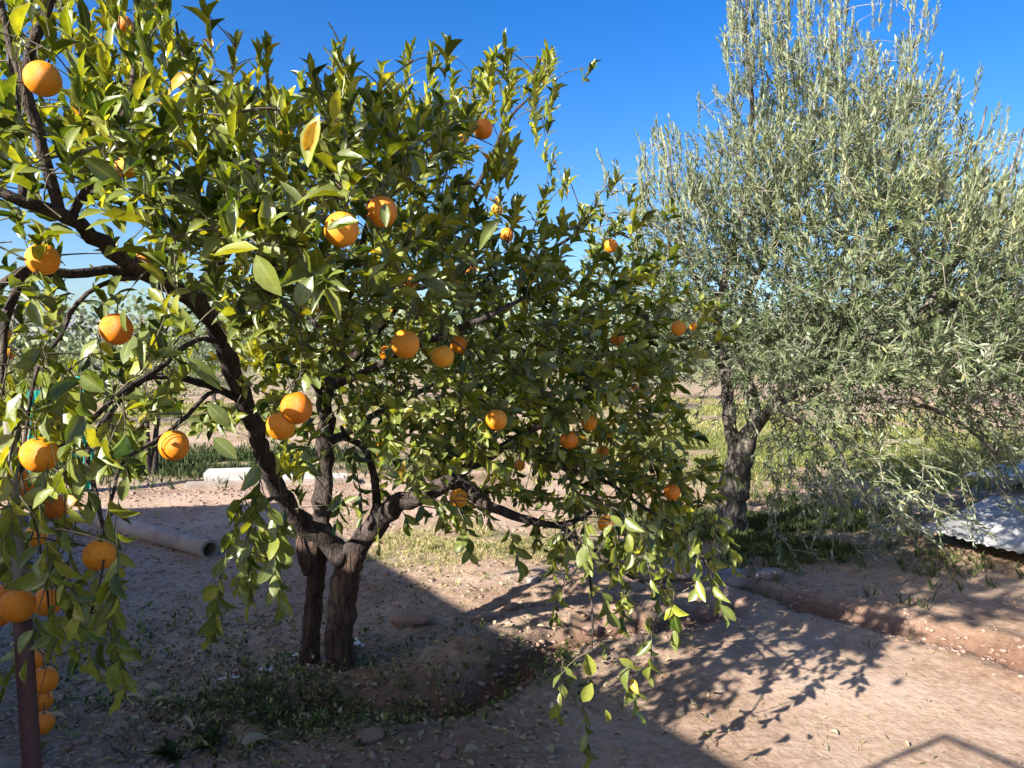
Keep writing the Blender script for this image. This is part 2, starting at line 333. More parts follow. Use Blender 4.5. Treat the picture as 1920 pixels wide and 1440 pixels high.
def ground_mat():
    m, n, b, o = new_mat('farm_soil'); L = n.links; c = objpos(n)
    big = noise(n, .9, 5, .6, c); fine = noise(n, 22, 8, .7, c); mid = noise(n, 5, 6, .65, c)
    r1 = ramp(n, [(.30, (.11, .058, .034)), (.41, (.225, .142, .090)), (.53, (.350, .248, .175)), (.72, (.47, .36, .275))])
    mx = n.nodes.new('ShaderNodeMath'); mx.operation = 'MULTIPLY_ADD'; mx.inputs[1].default_value = .45; L.new(fine.outputs[0], mx.inputs[0])
    m5 = n.nodes.new('ShaderNodeMath'); m5.operation = 'MULTIPLY'; m5.inputs[1].default_value = .55; L.new(big.outputs[0], m5.inputs[0]); L.new(m5.outputs[0], mx.inputs[2])
    L.new(mx.outputs[0], r1.inputs[0])
    dark_red = n.nodes.new('ShaderNodeAttribute'); dark_red.attribute_name = 'dark_red'
    md = n.nodes.new('ShaderNodeMix'); md.data_type = 'RGBA'; L.new(dark_red.outputs['Fac'], md.inputs['Factor']); L.new(r1.outputs[0], md.inputs['A']); md.inputs['B'].default_value = (.11, .055, .036, 1)
    gr = n.nodes.new('ShaderNodeAttribute'); gr.attribute_name = 'green'
    gcol = ramp(n, [(.3, (.055, .085, .02)), (.55, (.13, .155, .045)), (.75, (.30, .26, .12))]); L.new(mid.outputs[0], gcol.inputs[0])
    gm = n.nodes.new('ShaderNodeMath'); gm.operation = 'MULTIPLY'; L.new(gr.outputs['Fac'], gm.inputs[0])
    gr2 = ramp(n, [(.38, (0, 0, 0)), (.58, (1, 1, 1))]); nn = noise(n, 3.5, 6, .7, c); L.new(nn.outputs[0], gr2.inputs[0]); L.new(gr2.outputs[0], gm.inputs[1])
    mg = n.nodes.new('ShaderNodeMix'); mg.data_type = 'RGBA'; L.new(gm.outputs[0], mg.inputs['Factor']); L.new(md.outputs['Result'], mg.inputs['A']); L.new(gcol.outputs[0], mg.inputs['B'])
    L.new(mg.outputs['Result'], b.inputs['Base Color'])
    b.inputs['Roughness'].default_value = .97; b.inputs['Specular IOR Level'].default_value = .12
    f2 = noise(n, 60, 6, .7, c)
    add = n.nodes.new('ShaderNodeMath'); add.operation = 'MULTIPLY_ADD'; add.inputs[1].default_value = .4; L.new(f2.outputs[0], add.inputs[0]); L.new(fine.outputs[0], add.inputs[2])
    bq = bump(n, add.outputs[0], .5, .020, b)
    vo = n.nodes.new('ShaderNodeTexVoronoi'); vo.inputs['Scale'].default_value = 34; L.new(c, vo.inputs['Vector'])
    b3 = n.nodes.new('ShaderNodeBump'); b3.invert = True; b3.inputs['Strength'].default_value = .2; b3.inputs['Distance'].default_value = .010
    L.new(vo.outputs['Distance'], b3.inputs['Height']); L.new(bq.outputs[0], b3.inputs['Normal']); L.new(b3.outputs[0], b.inputs['Normal'])
    return m
M_SOIL = ground_mat()
def green_mask(x, y):
    """where grass grows: 0..1"""
    g = np.zeros(np.shape(x))
    gx, gy = G(1660, 855); g = np.maximum(g, 1.1 * bumpf(x, y, gx, gy + 1, 4.5, 3.2, .3))
    gx, gy = G(1460, 985); g = np.maximum(g, 1.0 * bumpf(x, y, gx, gy, 1.2, 1.1))
    gx, gy = G(340, 865); g = np.maximum(g, 1.15 * bumpf(x, y, gx, gy, 3.0, 1.6))
    gx, gy = G(950, 1020); g = np.maximum(g, .55 * bumpf(x, y, gx, gy, 1.3, .6))
    gx, gy = G(430, 790); g = np.maximum(g, .8 * bumpf(x, y, gx, gy + 2, 7, 4.0))
    gx, gy = G(1300, 790); g = np.maximum(g, .9 * bumpf(x, y, gx, gy + 3, 6, 4.0))
    gx, gy = G(560, 1330); g = np.maximum(g, .28 * bumpf(x, y, gx, gy, .55, .35))
    far = np.clip((y - 22) / 25, 0, 1) * .7
    return np.clip(np.maximum(g, far), 0, 1.1)
def make_ground():
    n = 720; a, bb = 1.35, 6.6
    u = np.linspace(-1, 1, n); q = a * np.sinh(bb * u)
    X, Y = np.meshgrid(q + .3, q + 4.0); x = X.ravel(); y = Y.ravel()
    z = ground_z(x, y)
    idx = np.arange(n * n).reshape(n, n)
    f = np.stack([idx[:-1, :-1], idx[:-1, 1:], idx[1:, 1:], idx[1:, :-1]], -1).reshape(-1, 4)
    wob = (vnoise(x, y, 2.5, 77) - .5) * .12
    d = np.minimum(seg_dist(x + wob, y + wob, CH1), seg_dist(x + wob, y + wob, CH2))
    dark_red = np.clip(np.exp(-(d / .17) ** 2) * 1.1, 0, 1) * .85  # darker, redder soil along the ditches and in two near patches
    gx, gy = G(300, 1400); dark_red = np.maximum(dark_red, .45 * bumpf(x, y, gx, gy, 1.0, .5) * (fbm(x, y, 3, 3, 5) > .42))
    gx, gy = G(720, 1400); dark_red = np.maximum(dark_red, .5 * bumpf(x, y, gx, gy, .5, .25))
    o = mesh_obj('ground', np.stack([x, y, z], -1), f.ravel(), np.full(len(f), 4), M_SOIL, attrs={'dark_red': dark_red, 'green': green_mask(x, y)})
    tag(o, kind='structure')
make_ground()

# ------------------------------------------------------------------ hills
def make_hills():
    v = []; f = []; n = 220
    for i in range(n):
        a = math.radians(-75 + 150 * i / (n - 1)); R = 470
        h = 5 + 17 * float(fbm(np.array([i * .045]), np.array([3.3]), 1, 4, 5)[0])
        h += 14 * math.exp(-((a + .62) / .13) ** 2)
        for k, (dr, hh) in enumerate(((-60, -2), (-20, h * .6), (10, h), (60, h * .7))):
            r = R + dr; v.append((math.sin(a) * r, math.cos(a) * r, hh))
    for i in range(n - 1):
        for k in range(3):
            b = i * 4 + k; f += [b, b + 4, b + 5, b + 1]
    o = mesh_obj('hills', v, f, [4] * (len(f) // 4), M_HILL); tag(o, kind='structure')
make_hills()

# ------------------------------------------------------------------ building and frame out of shot whose shadows lie across the yard
def make_house():
    H = 2.8; off = SHD * (H / math.tan(SUN_EL))
    c1 = Vector((-2.4, 7.9, 0)) - off; c2 = Vector((.78, 3.0, 0)) - off
    e = (c2 - c1).normalized(); c2 = c2 + e * 2.4
    inn = Vector((-1, -.18, 0)).normalized()
    c0 = c1 + inn * 6; c3 = c2 + inn * 6
    t = empty('farm_building', ((c1 + c2) / 2)); tag(t, 'plain ochre farm building with a flat roof, standing left of the view', 'building')
    mb = MB(); b = [c1, c2, c3, c0]
    mb.add([(*p.xy, -.2) for p in b] + [(*p.xy, H - .12) for p in b], [(0, 1, 5, 4), (1, 2, 6, 5), (2, 3, 7, 6), (3, 0, 4, 7)])
    adopt(mb.build('wall', M_PLASTER, smooth=False), t)
    mb = MB(); mb.add([(*p.xy, H - .12) for p in b] + [(*p.xy, H) for p in b], [(3, 2, 1, 0), (4, 5, 6, 7), (0, 1, 5, 4), (1, 2, 6, 5), (2, 3, 7, 6), (3, 0, 4, 7)])
    adopt(mb.build('roof', M_ROOF, smooth=False), t)
    # door on the yard face
    nrm_ = Vector((-e.y, e.x, 0)); 
    if nrm_.x < 0: nrm_ = -nrm_
    mid = c1 + e * 4; rz = math.atan2(e.y, e.x)
    mb = MB(); mb.box((mid.x + nrm_.x * .02, mid.y + nrm_.y * .02, 1.0), (.9, .06, 2.0), rz); adopt(mb.build('door', M_POLE, smooth=False), t)
make_house()
def make_frame():
    # thin steel arbour behind the photographer; its bar shadows show at the lower right
    H = 2.0; off = SHD * (H / math.tan(SUN_EL))
    A = Vector((*G(1630, 1440), 0)); B = Vector((*G(1770, 1380), 0)); C = Vector((*G(1940, 1450), 0))
    a, b, c = [q - off + Vector((0, 0, H)) for q in (A, B, C)]
    a2 = b + (a - b) * 2.4; c2 = b + (c - b) * 2.4
    t = empty('steel_arbour', (b.x, b.y, 0)); tag(t, 'thin dark steel arbour frame standing beside the farm building', 'arbour')
    for p, q in ((a2, b), (b, c2)):
        mb = MB(); mb.tube([p, q], [.014, .014], 8); adopt(mb.build('bar', M_METAL), t)
    for p in (a2, c2):
        mb = MB(); mb.tube([Vector((p.x, p.y, -.1)), p], [.016, .016], 8); adopt(mb.build('post', M_METAL), t)
make_frame()

# ------------------------------------------------------------------ leaf machinery
# prototype outlines: (across, along, rise) ; faces
def citrus_proto(curl=.16, fold=.22, wave=.02):
    ys = [0, .10, .27, .48, .70, .88, 1.0]; ws = [0, .20, .42, .50, .42, .20, 0]; m = len(ys)
    v = []; ac = []
    for y in ys: v.append((0, y, -curl * y * y)); ac.append(0)
    for sgn in (-1, 1):
        for k in range(1, m - 1):
            v.append((sgn * ws[k], ys[k], -curl * ys[k] ** 2 + fold * ws[k] + wave * math.sin(k * 2.2 + sgn))); ac.append(1)
    f = []
    L0, R0 = m, m + (m - 2)
    f.append((1, 0, L0)); f.append((0, 1, R0))
    for k in range(1, m - 2):
        f.append((k + 1, k, L0 + k - 1, L0 + k)); f.append((k, k + 1, R0 + k, R0 + k - 1))
    f.append((m - 1, m - 2, L0 + m - 3)); f.append((m - 2, m - 1, R0 + m - 3))
    return np.array(v, float), f, np.array(ac, float)
def narrow_proto(curl=.12):
    v = [(0, 0, 0), (-.5, .35, -curl * .1), (.5, .35, -curl * .1), (-.4, .72, -curl * .5), (.4, .72, -curl * .5), (0, 1, -curl)]
    f = [(0, 2, 1), (1, 2, 4, 3), (3, 4, 5)]
    return np.array(v, float), f, np.array([0, 1, 1, 1, 1, 0.])
PROTOS = {'citrus': [citrus_proto(.10, .25), citrus_proto(.24, .12), citrus_proto(-.05, .35), citrus_proto(.35, .30), citrus_proto(.5, .55, .04), citrus_proto(.15, .65, .03), citrus_proto(-.18, .45, .05), citrus_proto(.25, -.1, .06)], 'narrow': [narrow_proto(.12), narrow_proto(.02)]}
class Leaves:
    def __init__(s): s.P = []; s.D = []; s.N = []; s.L = []; s.W = []; s.T = []; s.count = 0
    def add(s, p, d, n, L, w_, t): s.addv(np.array([p], float), np.array([d], float), np.array([n], float), np.array([L]), np.array([w_]), np.array([t]))
    def addv(s, p, d, n, L, w_, t):
        k = len(p); s.P.append(p); s.D.append(d); s.N.append(n); s.L.append(np.broadcast_to(L, k)); s.W.append(np.broadcast_to(w_, k)); s.T.append(np.clip(np.broadcast_to(t, k), 0, 1)); s.count += k
    def arrays(s):
        p = np.concatenate(s.P); d = nrm(np.concatenate(s.D)); n = np.concatenate(s.N)
        n = nrm(n - d * (n * d).sum(-1, keepdims=True)); side = np.cross(d, n)
        return p, d, n, side, np.concatenate(s.L), np.concatenate(s.W), np.concatenate(s.T)
def runits(k): return nrm(RNG.normal(size=(k, 3)))
def leaf_mesh(name, lv, keep, mat, kind='citrus', parent=None):
    p, d, n, side, L, w_, t = [q[keep] for q in lv]
    protos = PROTOS[kind]; V = []; F = []; C = []; T = []; A = []; base = 0
    which = RNG.integers(0, len(protos), len(p))
    for k, (pv, pf, ac) in enumerate(protos):
        m = which == k; c = m.sum()
        if not c: continue
        co = p[m][:, None] + L[m][:, None, None] * (pv[None, :, 1:2] * d[m][:, None] + pv[None, :, 0:1] * w_[m][:, None, None] * side[m][:, None] + pv[None, :, 2:3] * n[m][:, None])
        V.append(co.reshape(-1, 3)); offs = base + np.arange(c) * len(pv)
        for fc in pf:
            F.append((offs[:, None] + np.array(fc)[None]).ravel()); C.append(np.full(c, len(fc)))
        T.append(np.repeat(t[m], len(pv))); A.append(np.tile(ac, c)); base += c * len(pv)
    return mesh_obj(name, np.concatenate(V), np.concatenate(F), np.concatenate(C), mat, parent, attrs={'tint': np.concatenate(T), 'across': np.concatenate(A)})
def leaf_parts(lv, idx, mat, kind, parent, name='leaf'):
    """single leaves as parts that share a handful of meshes"""
    p, d, n, side, L, w_, t = lv; cache = {}; org = Vector(parent.location)
    from mathutils import Matrix
    for i in idx:
        k = random.randrange(len(PROTOS[kind])); tb = min(9, int(t[i] * 10)) if t[i] < .96 else 10
        key = (k, tb)
        if key not in cache:
            pv, pf, ac = PROTOS[kind][k]
            tt = (tb + .5) / 10 if tb < 10 else .985
            o = mesh_obj(name, pv, np.concatenate([np.array(q) for q in pf]), [len(q) for q in pf], mat, None, attrs={'tint': np.full(len(pv), tt), 'across': ac})
            cache[key] = o.data
        else:
            o = bpy.data.objects.new(name, cache[key]); S.collection.objects.link(o)
        o.parent = parent
        M = Matrix(((side[i][0] * L[i] * w_[i], d[i][0] * L[i], n[i][0] * L[i], p[i][0] - org.x),
                    (side[i][1] * L[i] * w_[i], d[i][1] * L[i], n[i][1] * L[i], p[i][1] - org.y),
                    (side[i][2] * L[i] * w_[i], d[i][2] * L[i], n[i][2] * L[i], p[i][2] - org.z), (0, 0, 0, 1)))
        o.matrix_local = M
def rand_unit():
    v = RNG.normal(size=3); return v / np.linalg.norm(v)
LIGHT = -np.array([sd.x, sd.y, sd.z])
def shoot(lv, base, axis, length, nl, L0, w0, ang, tint, tvar=.22, droop=.0, twigs=None, opp=False, nup=.5):
    """a leafy shoot from base along axis"""
    ax = axis / np.linalg.norm(axis)
    u = np.cross(ax, rand_unit()); u /= np.linalg.norm(u); v = np.cross(ax, u)
    k = np.arange(nl); f = ((k + .6) / nl)[:, None]; U = RNG.random((4, nl, 1))
    a = (random.random() * 6.28 + (k * 2.4 if not opp else (k // 2) * 1.57 + (k % 2) * 3.1416))[:, None] + U[0] * .6 - .3
    pos = base + ax * length * f; pos[:, 2] -= droop * length * f[:, 0] ** 2
    rad = u * np.cos(a) + v * np.sin(a)
    th = ang * (.65 + .65 * U[1]) * (1.0 - .45 * f)
    d = ax * np.cos(th) + rad * np.sin(th); d[:, 2] -= droop * .9
    n_ = (ax * np.sin(th) - rad * np.cos(th)) * (1 - nup) + np.array([0, 0, nup]) + LIGHT * .35 + runits(nl) * .35
    lv.addv(pos, d, n_, (L0 * (.6 + .55 * U[2]) * (1 - .25 * (f > .85)))[:, 0], w0 * (.85 + .3 * U[3][:, 0]), np.clip(tint + RNG.normal(size=nl) * tvar, 0, .95))
    if twigs is not None:
        e = base + ax * length; twigs.append((base, (base + e) / 2 + RNG.normal(size=3) * .003 - np.array([0, 0, droop * length * .25]), e - np.array([0, 0, droop * length])))
def tubes_batch(name, curves, r1, r2, sides, mat):
    """many thin twigs as one mesh; curves (K, m, 3)"""
    K, m, _ = curves.shape; t = nrm(np.gradient(curves, axis=1)); ref = np.where(np.abs(t[..., 2:3]) > .8, np.array([1., 0, 0]), np.array([0, 0, 1.]))
    u = nrm(np.cross(t, ref)); v = np.cross(t, u)
    a = np.arange(sides) * 2 * math.pi / sides
    r = (np.asarray(r1)[:, None] * (1 - np.linspace(0, 1, m)) + np.asarray(r2)[:, None] * np.linspace(0, 1, m))[:, :, None, None]
    V = curves[:, :, None] + (u[:, :, None] * np.cos(a)[:, None] + v[:, :, None] * np.sin(a)[:, None]) * r
    i = np.arange(m - 1)[:, None] * sides + np.arange(sides); j = np.arange(m - 1)[:, None] * sides + (np.arange(sides) + 1) % sides
    q = np.stack([i, j, j + sides, i + sides], -1).reshape(-1, 4)
    F = (q[None] + (np.arange(K) * m * sides)[:, None, None]).reshape(-1, 4)
    return V.reshape(-1, 3), F
def twig_object(name, groups, mat):
    V = []; F = []; b = 0
    for c, r1, r2, sd_ in groups:
        v, f = tubes_batch(name, c, r1, r2, sd_, mat); V.append(v); F.append(f + b); b += len(v)
    F = np.concatenate(F); return mesh_obj(name, np.concatenate(V), F.ravel(), np.full(len(F), 4), mat)
def grow_twigs(nodes, targets, r0=.0035):
    """joins every target to the nearest wood already there, nearest first"""
    flat = np.array(nodes, float); tg = np.array(targets, float); K = len(tg)
    best = np.full(K, 1e9); bi = np.zeros(K, int)
    for k in range(K):
        dd = ((flat - tg[k]) ** 2).sum(-1); bi[k] = dd.argmin(); best[k] = dd[bi[k]]
    m = 5; ts = np.linspace(0, 1, m)[:, None]; C = np.zeros((K, m, 3)); R = np.zeros(K); work = best.copy()
    store = np.zeros((len(flat) + K * (m - 1), 3)); store[:len(flat)] = flat; nn = len(flat); U = runits(K)
    for _ in range(K):
        k = work.argmin(); a = store[bi[k]]; b = tg[k]; ln = math.sqrt(best[k]); work[k] = 1e18
        mid = (a + b) / 2 + U[k] * ln * .10; mid[2] += ln * .12
        cv = (1 - ts) ** 2 * a + 2 * ts * (1 - ts) * mid + ts ** 2 * b
        C[k] = cv; R[k] = r0 * (1 + min(ln, .8) * 2.2)
        new = cv[1:]; store[nn:nn + m - 1] = new
        dd = ((tg[:, None] - new[None]) ** 2).sum(-1); j = dd.argmin(1); dm = dd.min(1)
        up = (dm < best) & (work < 1e17); best[up] = dm[up]; work[up] = dm[up]; bi[up] = nn + j[up]; nn += m - 1
    return (C, R, np.full(K, r0 * .7)), nrm(C[:, -1] - C[:, -2])

# ------------------------------------------------------------------ ORANGE TREE
OT_BASE = P(605, 1270, 3.72)
orange_tree = empty('orange_tree', (OT_BASE.x, OT_BASE.y, gz(OT_BASE.x, OT_BASE.y)))
tag(orange_tree, 'large orange tree laden with ripe fruit, forked dark trunk, filling the left and middle', 'fruit tree')
def L_(*pts): return [(P(a, b, y), r) for a, b, y, r in pts]
trunks = [
    L_((648, 1310, 3.70, .130), (643, 1275, 3.70, .094), (640, 1245, 3.70, .078), (638, 1180, 3.70, .069), (645, 1110, 3.70, .069), (655, 1060, 3.70, .068), (668, 1030, 3.70, .058)),
    L_((575, 1075, 3.70, .020), (572, 1050, 3.66, .034), (566, 1020, 3.64, .030), (562, 1000, 3.66, .012)),
    L_((568, 1300, 3.78, .062), (578, 1250, 3.78, .050), (585, 1180, 3.78, .045), (590, 1100, 3.78, .046), (597, 1030, 3.78, .048), (600, 985, 3.8, .05)),
]
limbs = [
    # A right
    L_((650, 1050, 3.70, .07), (690, 1000, 3.68, .062), (740, 950, 3.62, .056), (795, 925, 3.55, .048), (850, 905, 3.50, .042), (910, 945, 3.40, .028), (975, 970, 3.35, .022), (1050, 985, 3.3, .016), (1110, 960, 3.3, .010)),
    L_((820, 915, 3.52, .036), (895, 868, 3.55, .028), (965, 825, 3.6, .024), (1060, 760, 3.75, .020), (1160, 670, 3.95, .014), (1240, 590, 4.1, .008)),
    L_((700, 985, 3.66, .030), (706, 930, 3.62, .024), (697, 875, 3.55, .021), (685, 840, 3.5, .019), (655, 825, 3.45, .014), (640, 800, 3.4, .010)),
    # B left main
    L_((655, 1045, 3.70, .07), (610, 1012, 3.66, .058), (565, 978, 3.58, .050), (525, 925, 3.45, .047), (497, 860, 3.30, .044), (462, 765, 3.10, .042), (425, 665, 2.92, .040), (388, 590, 2.72, .037), (330, 540, 2.55, .033), (250, 500, 2.38, .029), (175, 438, 2.22, .026), (100, 398, 2.10, .023), (45, 380, 2.02, .018), (-60, 330, 1.95, .012)),
    L_((112, 405, 2.12, .020), (96, 335, 2.08, .0175), (68, 240, 2.02, .0165), (48, 160, 1.98, .016), (58, 95, 1.96, .015), (80, 40, 1.95, .014), (105, -30, 1.95, .012), (140, -140, 1.9, .011)),
    [(P(140, -140, 1.9), .011), (Vector((-.85, 1.75, 2.98)), .010), (Vector((-.3, 1.7, 3.08)), .009), (Vector((.3, 1.9, 3.12)), .006)],  # limb added above the view to cast shade on the ground at right
    [(Vector((-.85, 1.75, 2.98)), .008), (Vector((-.9, 1.2, 3.05)), .007), (Vector((-.4, .9, 3.1)), .004)],  # side branch of the added overhead limb, out of view
    L_((52, 170, 1.98, .012), (20, 90, 2.0, .010), (5, 20, 2.0, .009), (-10, -60, 2.0, .006)),
    L_((45, 380, 2.02, .013), (38, 260, 2.05, .010), (25, 150, 2.1, .008), (10, 60, 2.1, .006)),
    L_((262, 508, 2.40, .022), (200, 508, 2.32, .018), (130, 512, 2.22, .017), (60, 505, 2.12, .016), (25, 518, 2.05, .014), (-30, 560, 2.0, .010)),
    L_((48, 510, 2.1, .014), (18, 575, 2.05, .012), (5, 650, 2.0, .011), (2, 740, 1.95, .009)),
    L_((258, 520, 2.4, .011), (215, 525, 2.32, .009), (165, 550, 2.28, .008), (130, 590, 2.22, .008), (115, 630, 2.2, .007), (70, 690, 2.1, .006), (50, 800, 2.0, .005), (40, 900, 1.9, .004)),
    L_((130, 420, 2.15, .016), (150, 370, 2.15, .013), (185, 320, 2.15, .012), (205, 260, 2.15, .010), (235, 205, 2.15, .009), (250, 130, 2.2, .007)),
    L_((150, 375, 2.15, .013), (200, 352, 2.25, .012), (260, 343, 2.35, .011), (310, 345, 2.45, .008), (370, 310, 2.5, .006)),
    L_((398, 605, 2.78, .026), (378, 560, 2.75, .022), (385, 525, 2.75, .020), (405, 505, 2.75, .018), (450, 440, 2.8, .014), (520, 350, 2.85, .012), (600, 300, 2.9, .009), (650, 230, 3.0, .006)),
    L_((515, 405, 2.82, .011), (480, 300, 2.75, .010), (420, 200, 2.7, .008), (350, 120, 2.6, .006), (330, 40, 2.6, .005)),
    # drooping left laterals
    L_((425, 650, 2.9, .014), (385, 635, 2.7, .011), (345, 650, 2.55, .010), (300, 690, 2.4, .010), (230, 735, 2.25, .009), (170, 790, 2.1, .008), (110, 840, 2.0, .006)),
    L_((440, 745, 3.05, .018), (390, 722, 2.85, .016), (330, 706, 2.7, .015), (270, 710, 2.55, .014), (225, 750, 2.45, .013), (190, 800, 2.35, .012), (165, 850, 2.25, .010), (180, 930, 2.15, .008), (200, 1010, 2.0, .005)),
    L_((455, 755, 3.05, .010), (400, 735, 2.85, .009), (340, 790, 2.6, .009), (290, 828, 2.45, .008), (235, 860, 2.35, .007), (213, 920, 2.25, .006), (200, 1000, 2.1, .005)),
    # C central
    L_((600, 1010, 3.78, .055), (606, 940, 3.85, .054), (612, 860, 3.9, .052), (612, 790, 3.9, .048), (608, 745, 3.85, .044), (635, 700, 3.8, .035), (690, 640, 3.8, .030), (770, 540, 3.85, .024), (850, 420, 3.9, .019), (910, 320, 3.9, .014), (950, 230, 3.9, .009), (1000, 175, 3.9, .006)),
    L_((612, 770, 3.88, .034), (590, 715, 3.75, .030), (555, 685, 3.6, .026), (520, 665, 3.5, .022), (500, 600, 3.3, .016), (520, 500, 3.1, .012), (560, 400, 3.0, .009)),
    L_((640, 695, 3.8, .024), (645, 600, 3.5, .020), (670, 500, 3.2, .016), (700, 380, 3.1, .012), (740, 260, 3.2, .009), (760, 170, 3.3, .006)),
    L_((600, 735, 3.85, .026), (700, 690, 3.4, .020), (800, 640, 3.0, .016), (900, 600, 2.8, .012), (980, 560, 2.9, .008)),
    L_((770, 540, 3.85, .020), (900, 520, 3.9, .016), (1010, 480, 4.0, .012), (1100, 420, 4.1, .008), (1120, 360, 4.1, .005)),
    L_((965, 825, 3.6, .018), (1040, 870, 3.6, .014), (1130, 900, 3.6, .011), (1220, 960, 3.6, .008), (1290, 1000, 3.6, .005)),
    L_((1050, 985, 3.3, .014), (1100, 1020, 3.1, .010), (1150, 1060, 2.9, .008), (1200, 1090, 2.8, .006), (1280, 1110, 2.75, .004)),
    L_((1060, 990, 3.3, .010), (1100, 1060, 2.8, .007), (1110, 1140, 2.6, .005), (1110, 1220, 2.5, .004)),
    L_((575, 985, 3.6, .012), (520, 935, 3.0, .009), (480, 960, 2.3, .006), (470, 1000, 2.1, .004)),
    L_((620, 830, 3.9, .030), (700, 780, 4.4, .022), (850, 700, 4.7, .016), (1000, 620, 4.7, .010)),
    L_((640, 690, 3.8, .022), (560, 560, 4.3, .016), (450, 420, 4.4, .012), (350, 280, 4.2, .008)),
    L_((200, 1010, 2.0, .004), (190, 1080, 1.85, .003), (170, 1150, 1.8, .003)),
    L_((40, 900, 1.9, .004), (70, 1000, 1.8, .003), (90, 1120, 1.8, .003), (92, 1200, 1.8, .0025)),
]
ot_nodes = []
def wood(ctrl, name, mat, parent, sides, lump=.05, wob=.05, step=.045, gnarl=.0):
    pts, rs = smooth_path(ctrl, step, wob); mb = MB(); mb.tube(pts, rs, sides, lump=lump, gnarl=gnarl)
    return adopt(mb.build(name, mat), parent), pts
for t_ in trunks:
    o, pts = wood(t_, 'trunk', M_TRUNK, orange_tree, 28, .03, .06, .025, .06)
for l_ in limbs:
    l_ = [(q, r * .88) for q, r in l_]
    o, pts = wood(l_, 'limb', M_BARK, orange_tree, 16 if l_[0][1] > .02 else 8, .05, .14, .04, .07)
    ot_nodes += [tuple(p) for p, r in zip(pts, range(len(pts)))]

# oranges: px, py, width px, label
ORANGES = [
    (80, 148, 64, 'orange high at far left, half covered by the dark upright limb'),
    (232, 47, 34, 'topmost orange of the tree, mostly hidden by dark leaves at upper left'),
    (236, 315, 40, 'orange just above the thin sideways limb in the upper left of the tree'),
    (80, 486, 60, 'orange resting on the forked horizontal limb at the left edge'),
    (218, 617, 57, 'orange hanging alone in the patch of pale sky under the big left limb'),
    (326, 835, 55, 'orange hanging by itself on a long stalk before the small tree trunk'),
    (268, 486, 32, 'small orange peeping out above the big left limb'),
    (74, 853, 66, 'large orange streaked by shade at the top of the left edge fruit bunch'),
    (38, 908, 50, 'orange below the large streaked one near the left edge'),
    (106, 950, 48, 'orange behind leaves low in the left edge fruit bunch'),
    (67, 1005, 40, 'orange beside the top of the thin grey pole'),
    (186, 1040, 58, 'orange half hidden behind a broad hanging leaf at lower left'),
    (32, 1136, 62, 'orange directly in front of the brown pole'),
    (90, 1128, 53, 'orange touching the right side of the one in front of the brown pole'),
    (3, 1118, 46, 'orange cut by the left picture edge beside the pole, upper one'),
    (-4, 1152, 44, 'orange cut by the left picture edge beside the pole, lower one'),
    (64, 1236, 38, 'uppermost of four oranges stacked just right of the brown pole'),
    (83, 1275, 49, 'widest of the four oranges stacked just right of the brown pole'),
    (78, 1313, 40, 'third orange down of the four stacked right of the brown pole'),
    (80, 1355, 42, 'lowest orange of the tree, at the bottom of the stack by the pole'),
    (640, 430, 63, 'bright large orange left of its twin, crossed by a dark leaf'),
    (716, 397, 58, 'upper right of the two big bright oranges in the middle of the crown'),
    (760, 645, 54, 'big orange in the centre of the tree left of two touching fruit'),
    (830, 668, 43, 'lower left of the two touching oranges in the tree centre'),
    (861, 646, 35, 'smaller upper right of the two touching oranges in the tree centre'),
    (724, 662, 26, 'small orange tucked in leaves left of the big centre one'),
    (556, 765, 58, 'upper of the bright pair near the trunk, striped by a twig shadow'),
    (527, 798, 53, 'lower of the bright pair of oranges left of the middle trunk'),
    (931, 787, 41, 'orange alone against dark leaves right of the trunk'),
    (1067, 825, 33, 'split lit orange in the right half of the tree'),
    (1105, 792, 31, 'plain orange just above right of the split lit one'),
    (1130, 847, 25, 'small dim orange just below right of the split lit one'),
    (974, 872, 22, 'tiny orange on the see-through patch of ground under the crown'),
    (860, 934, 35, 'orange just above the low right limb'),
    (1137, 982, 34, 'dull red-orange fruit above the hanging right branches'),
    (1260, 922, 30, 'low orange near the right end of the orange tree'),
    (1216, 914, 22, 'small dim orange left of the low one at the right end'),
    (1272, 615, 28, 'orange at the right edge of the crown before the olive tree'),
    (1300, 612, 15, 'tiny bright orange at the very right tip beside the olive branches'),
    (1158, 635, 26, 'small shaded orange in the upper right of the crown'),
    (1145, 461, 26, 'orange against the sky on the right shoulder of the crown'),
    (1190, 726, 14, 'tiny orange glint deep in the right side foliage'),
    (906, 242, 37, 'orange near the crown top under the upright right shoots'),
    (869, 259, 22, 'small orange just left of the one near the crown top'),
    (950, 441, 26, 'orange by the dark upright leaf on the right of the crown'),
    (932, 393, 22, 'small orange among yellowish leaves at the sky gap'),
    (770, 526, 30, 'dim orange under the middle leaves, left of a pair'),
    (850, 532, 28, 'dim orange in the leaves below the right centre, middle one'),
    (882, 506, 24, 'dim orange in the leaves, upper right beside the middle one'),
    (6, 632, 32, 'orange cut by the left edge beside the dark hanging limb'),
    (14, 662, 26, 'small orange below the dark hanging limb at the left edge'),
    (1146, 1032, 15, 'tiny orange low among the hanging right branches'),
]
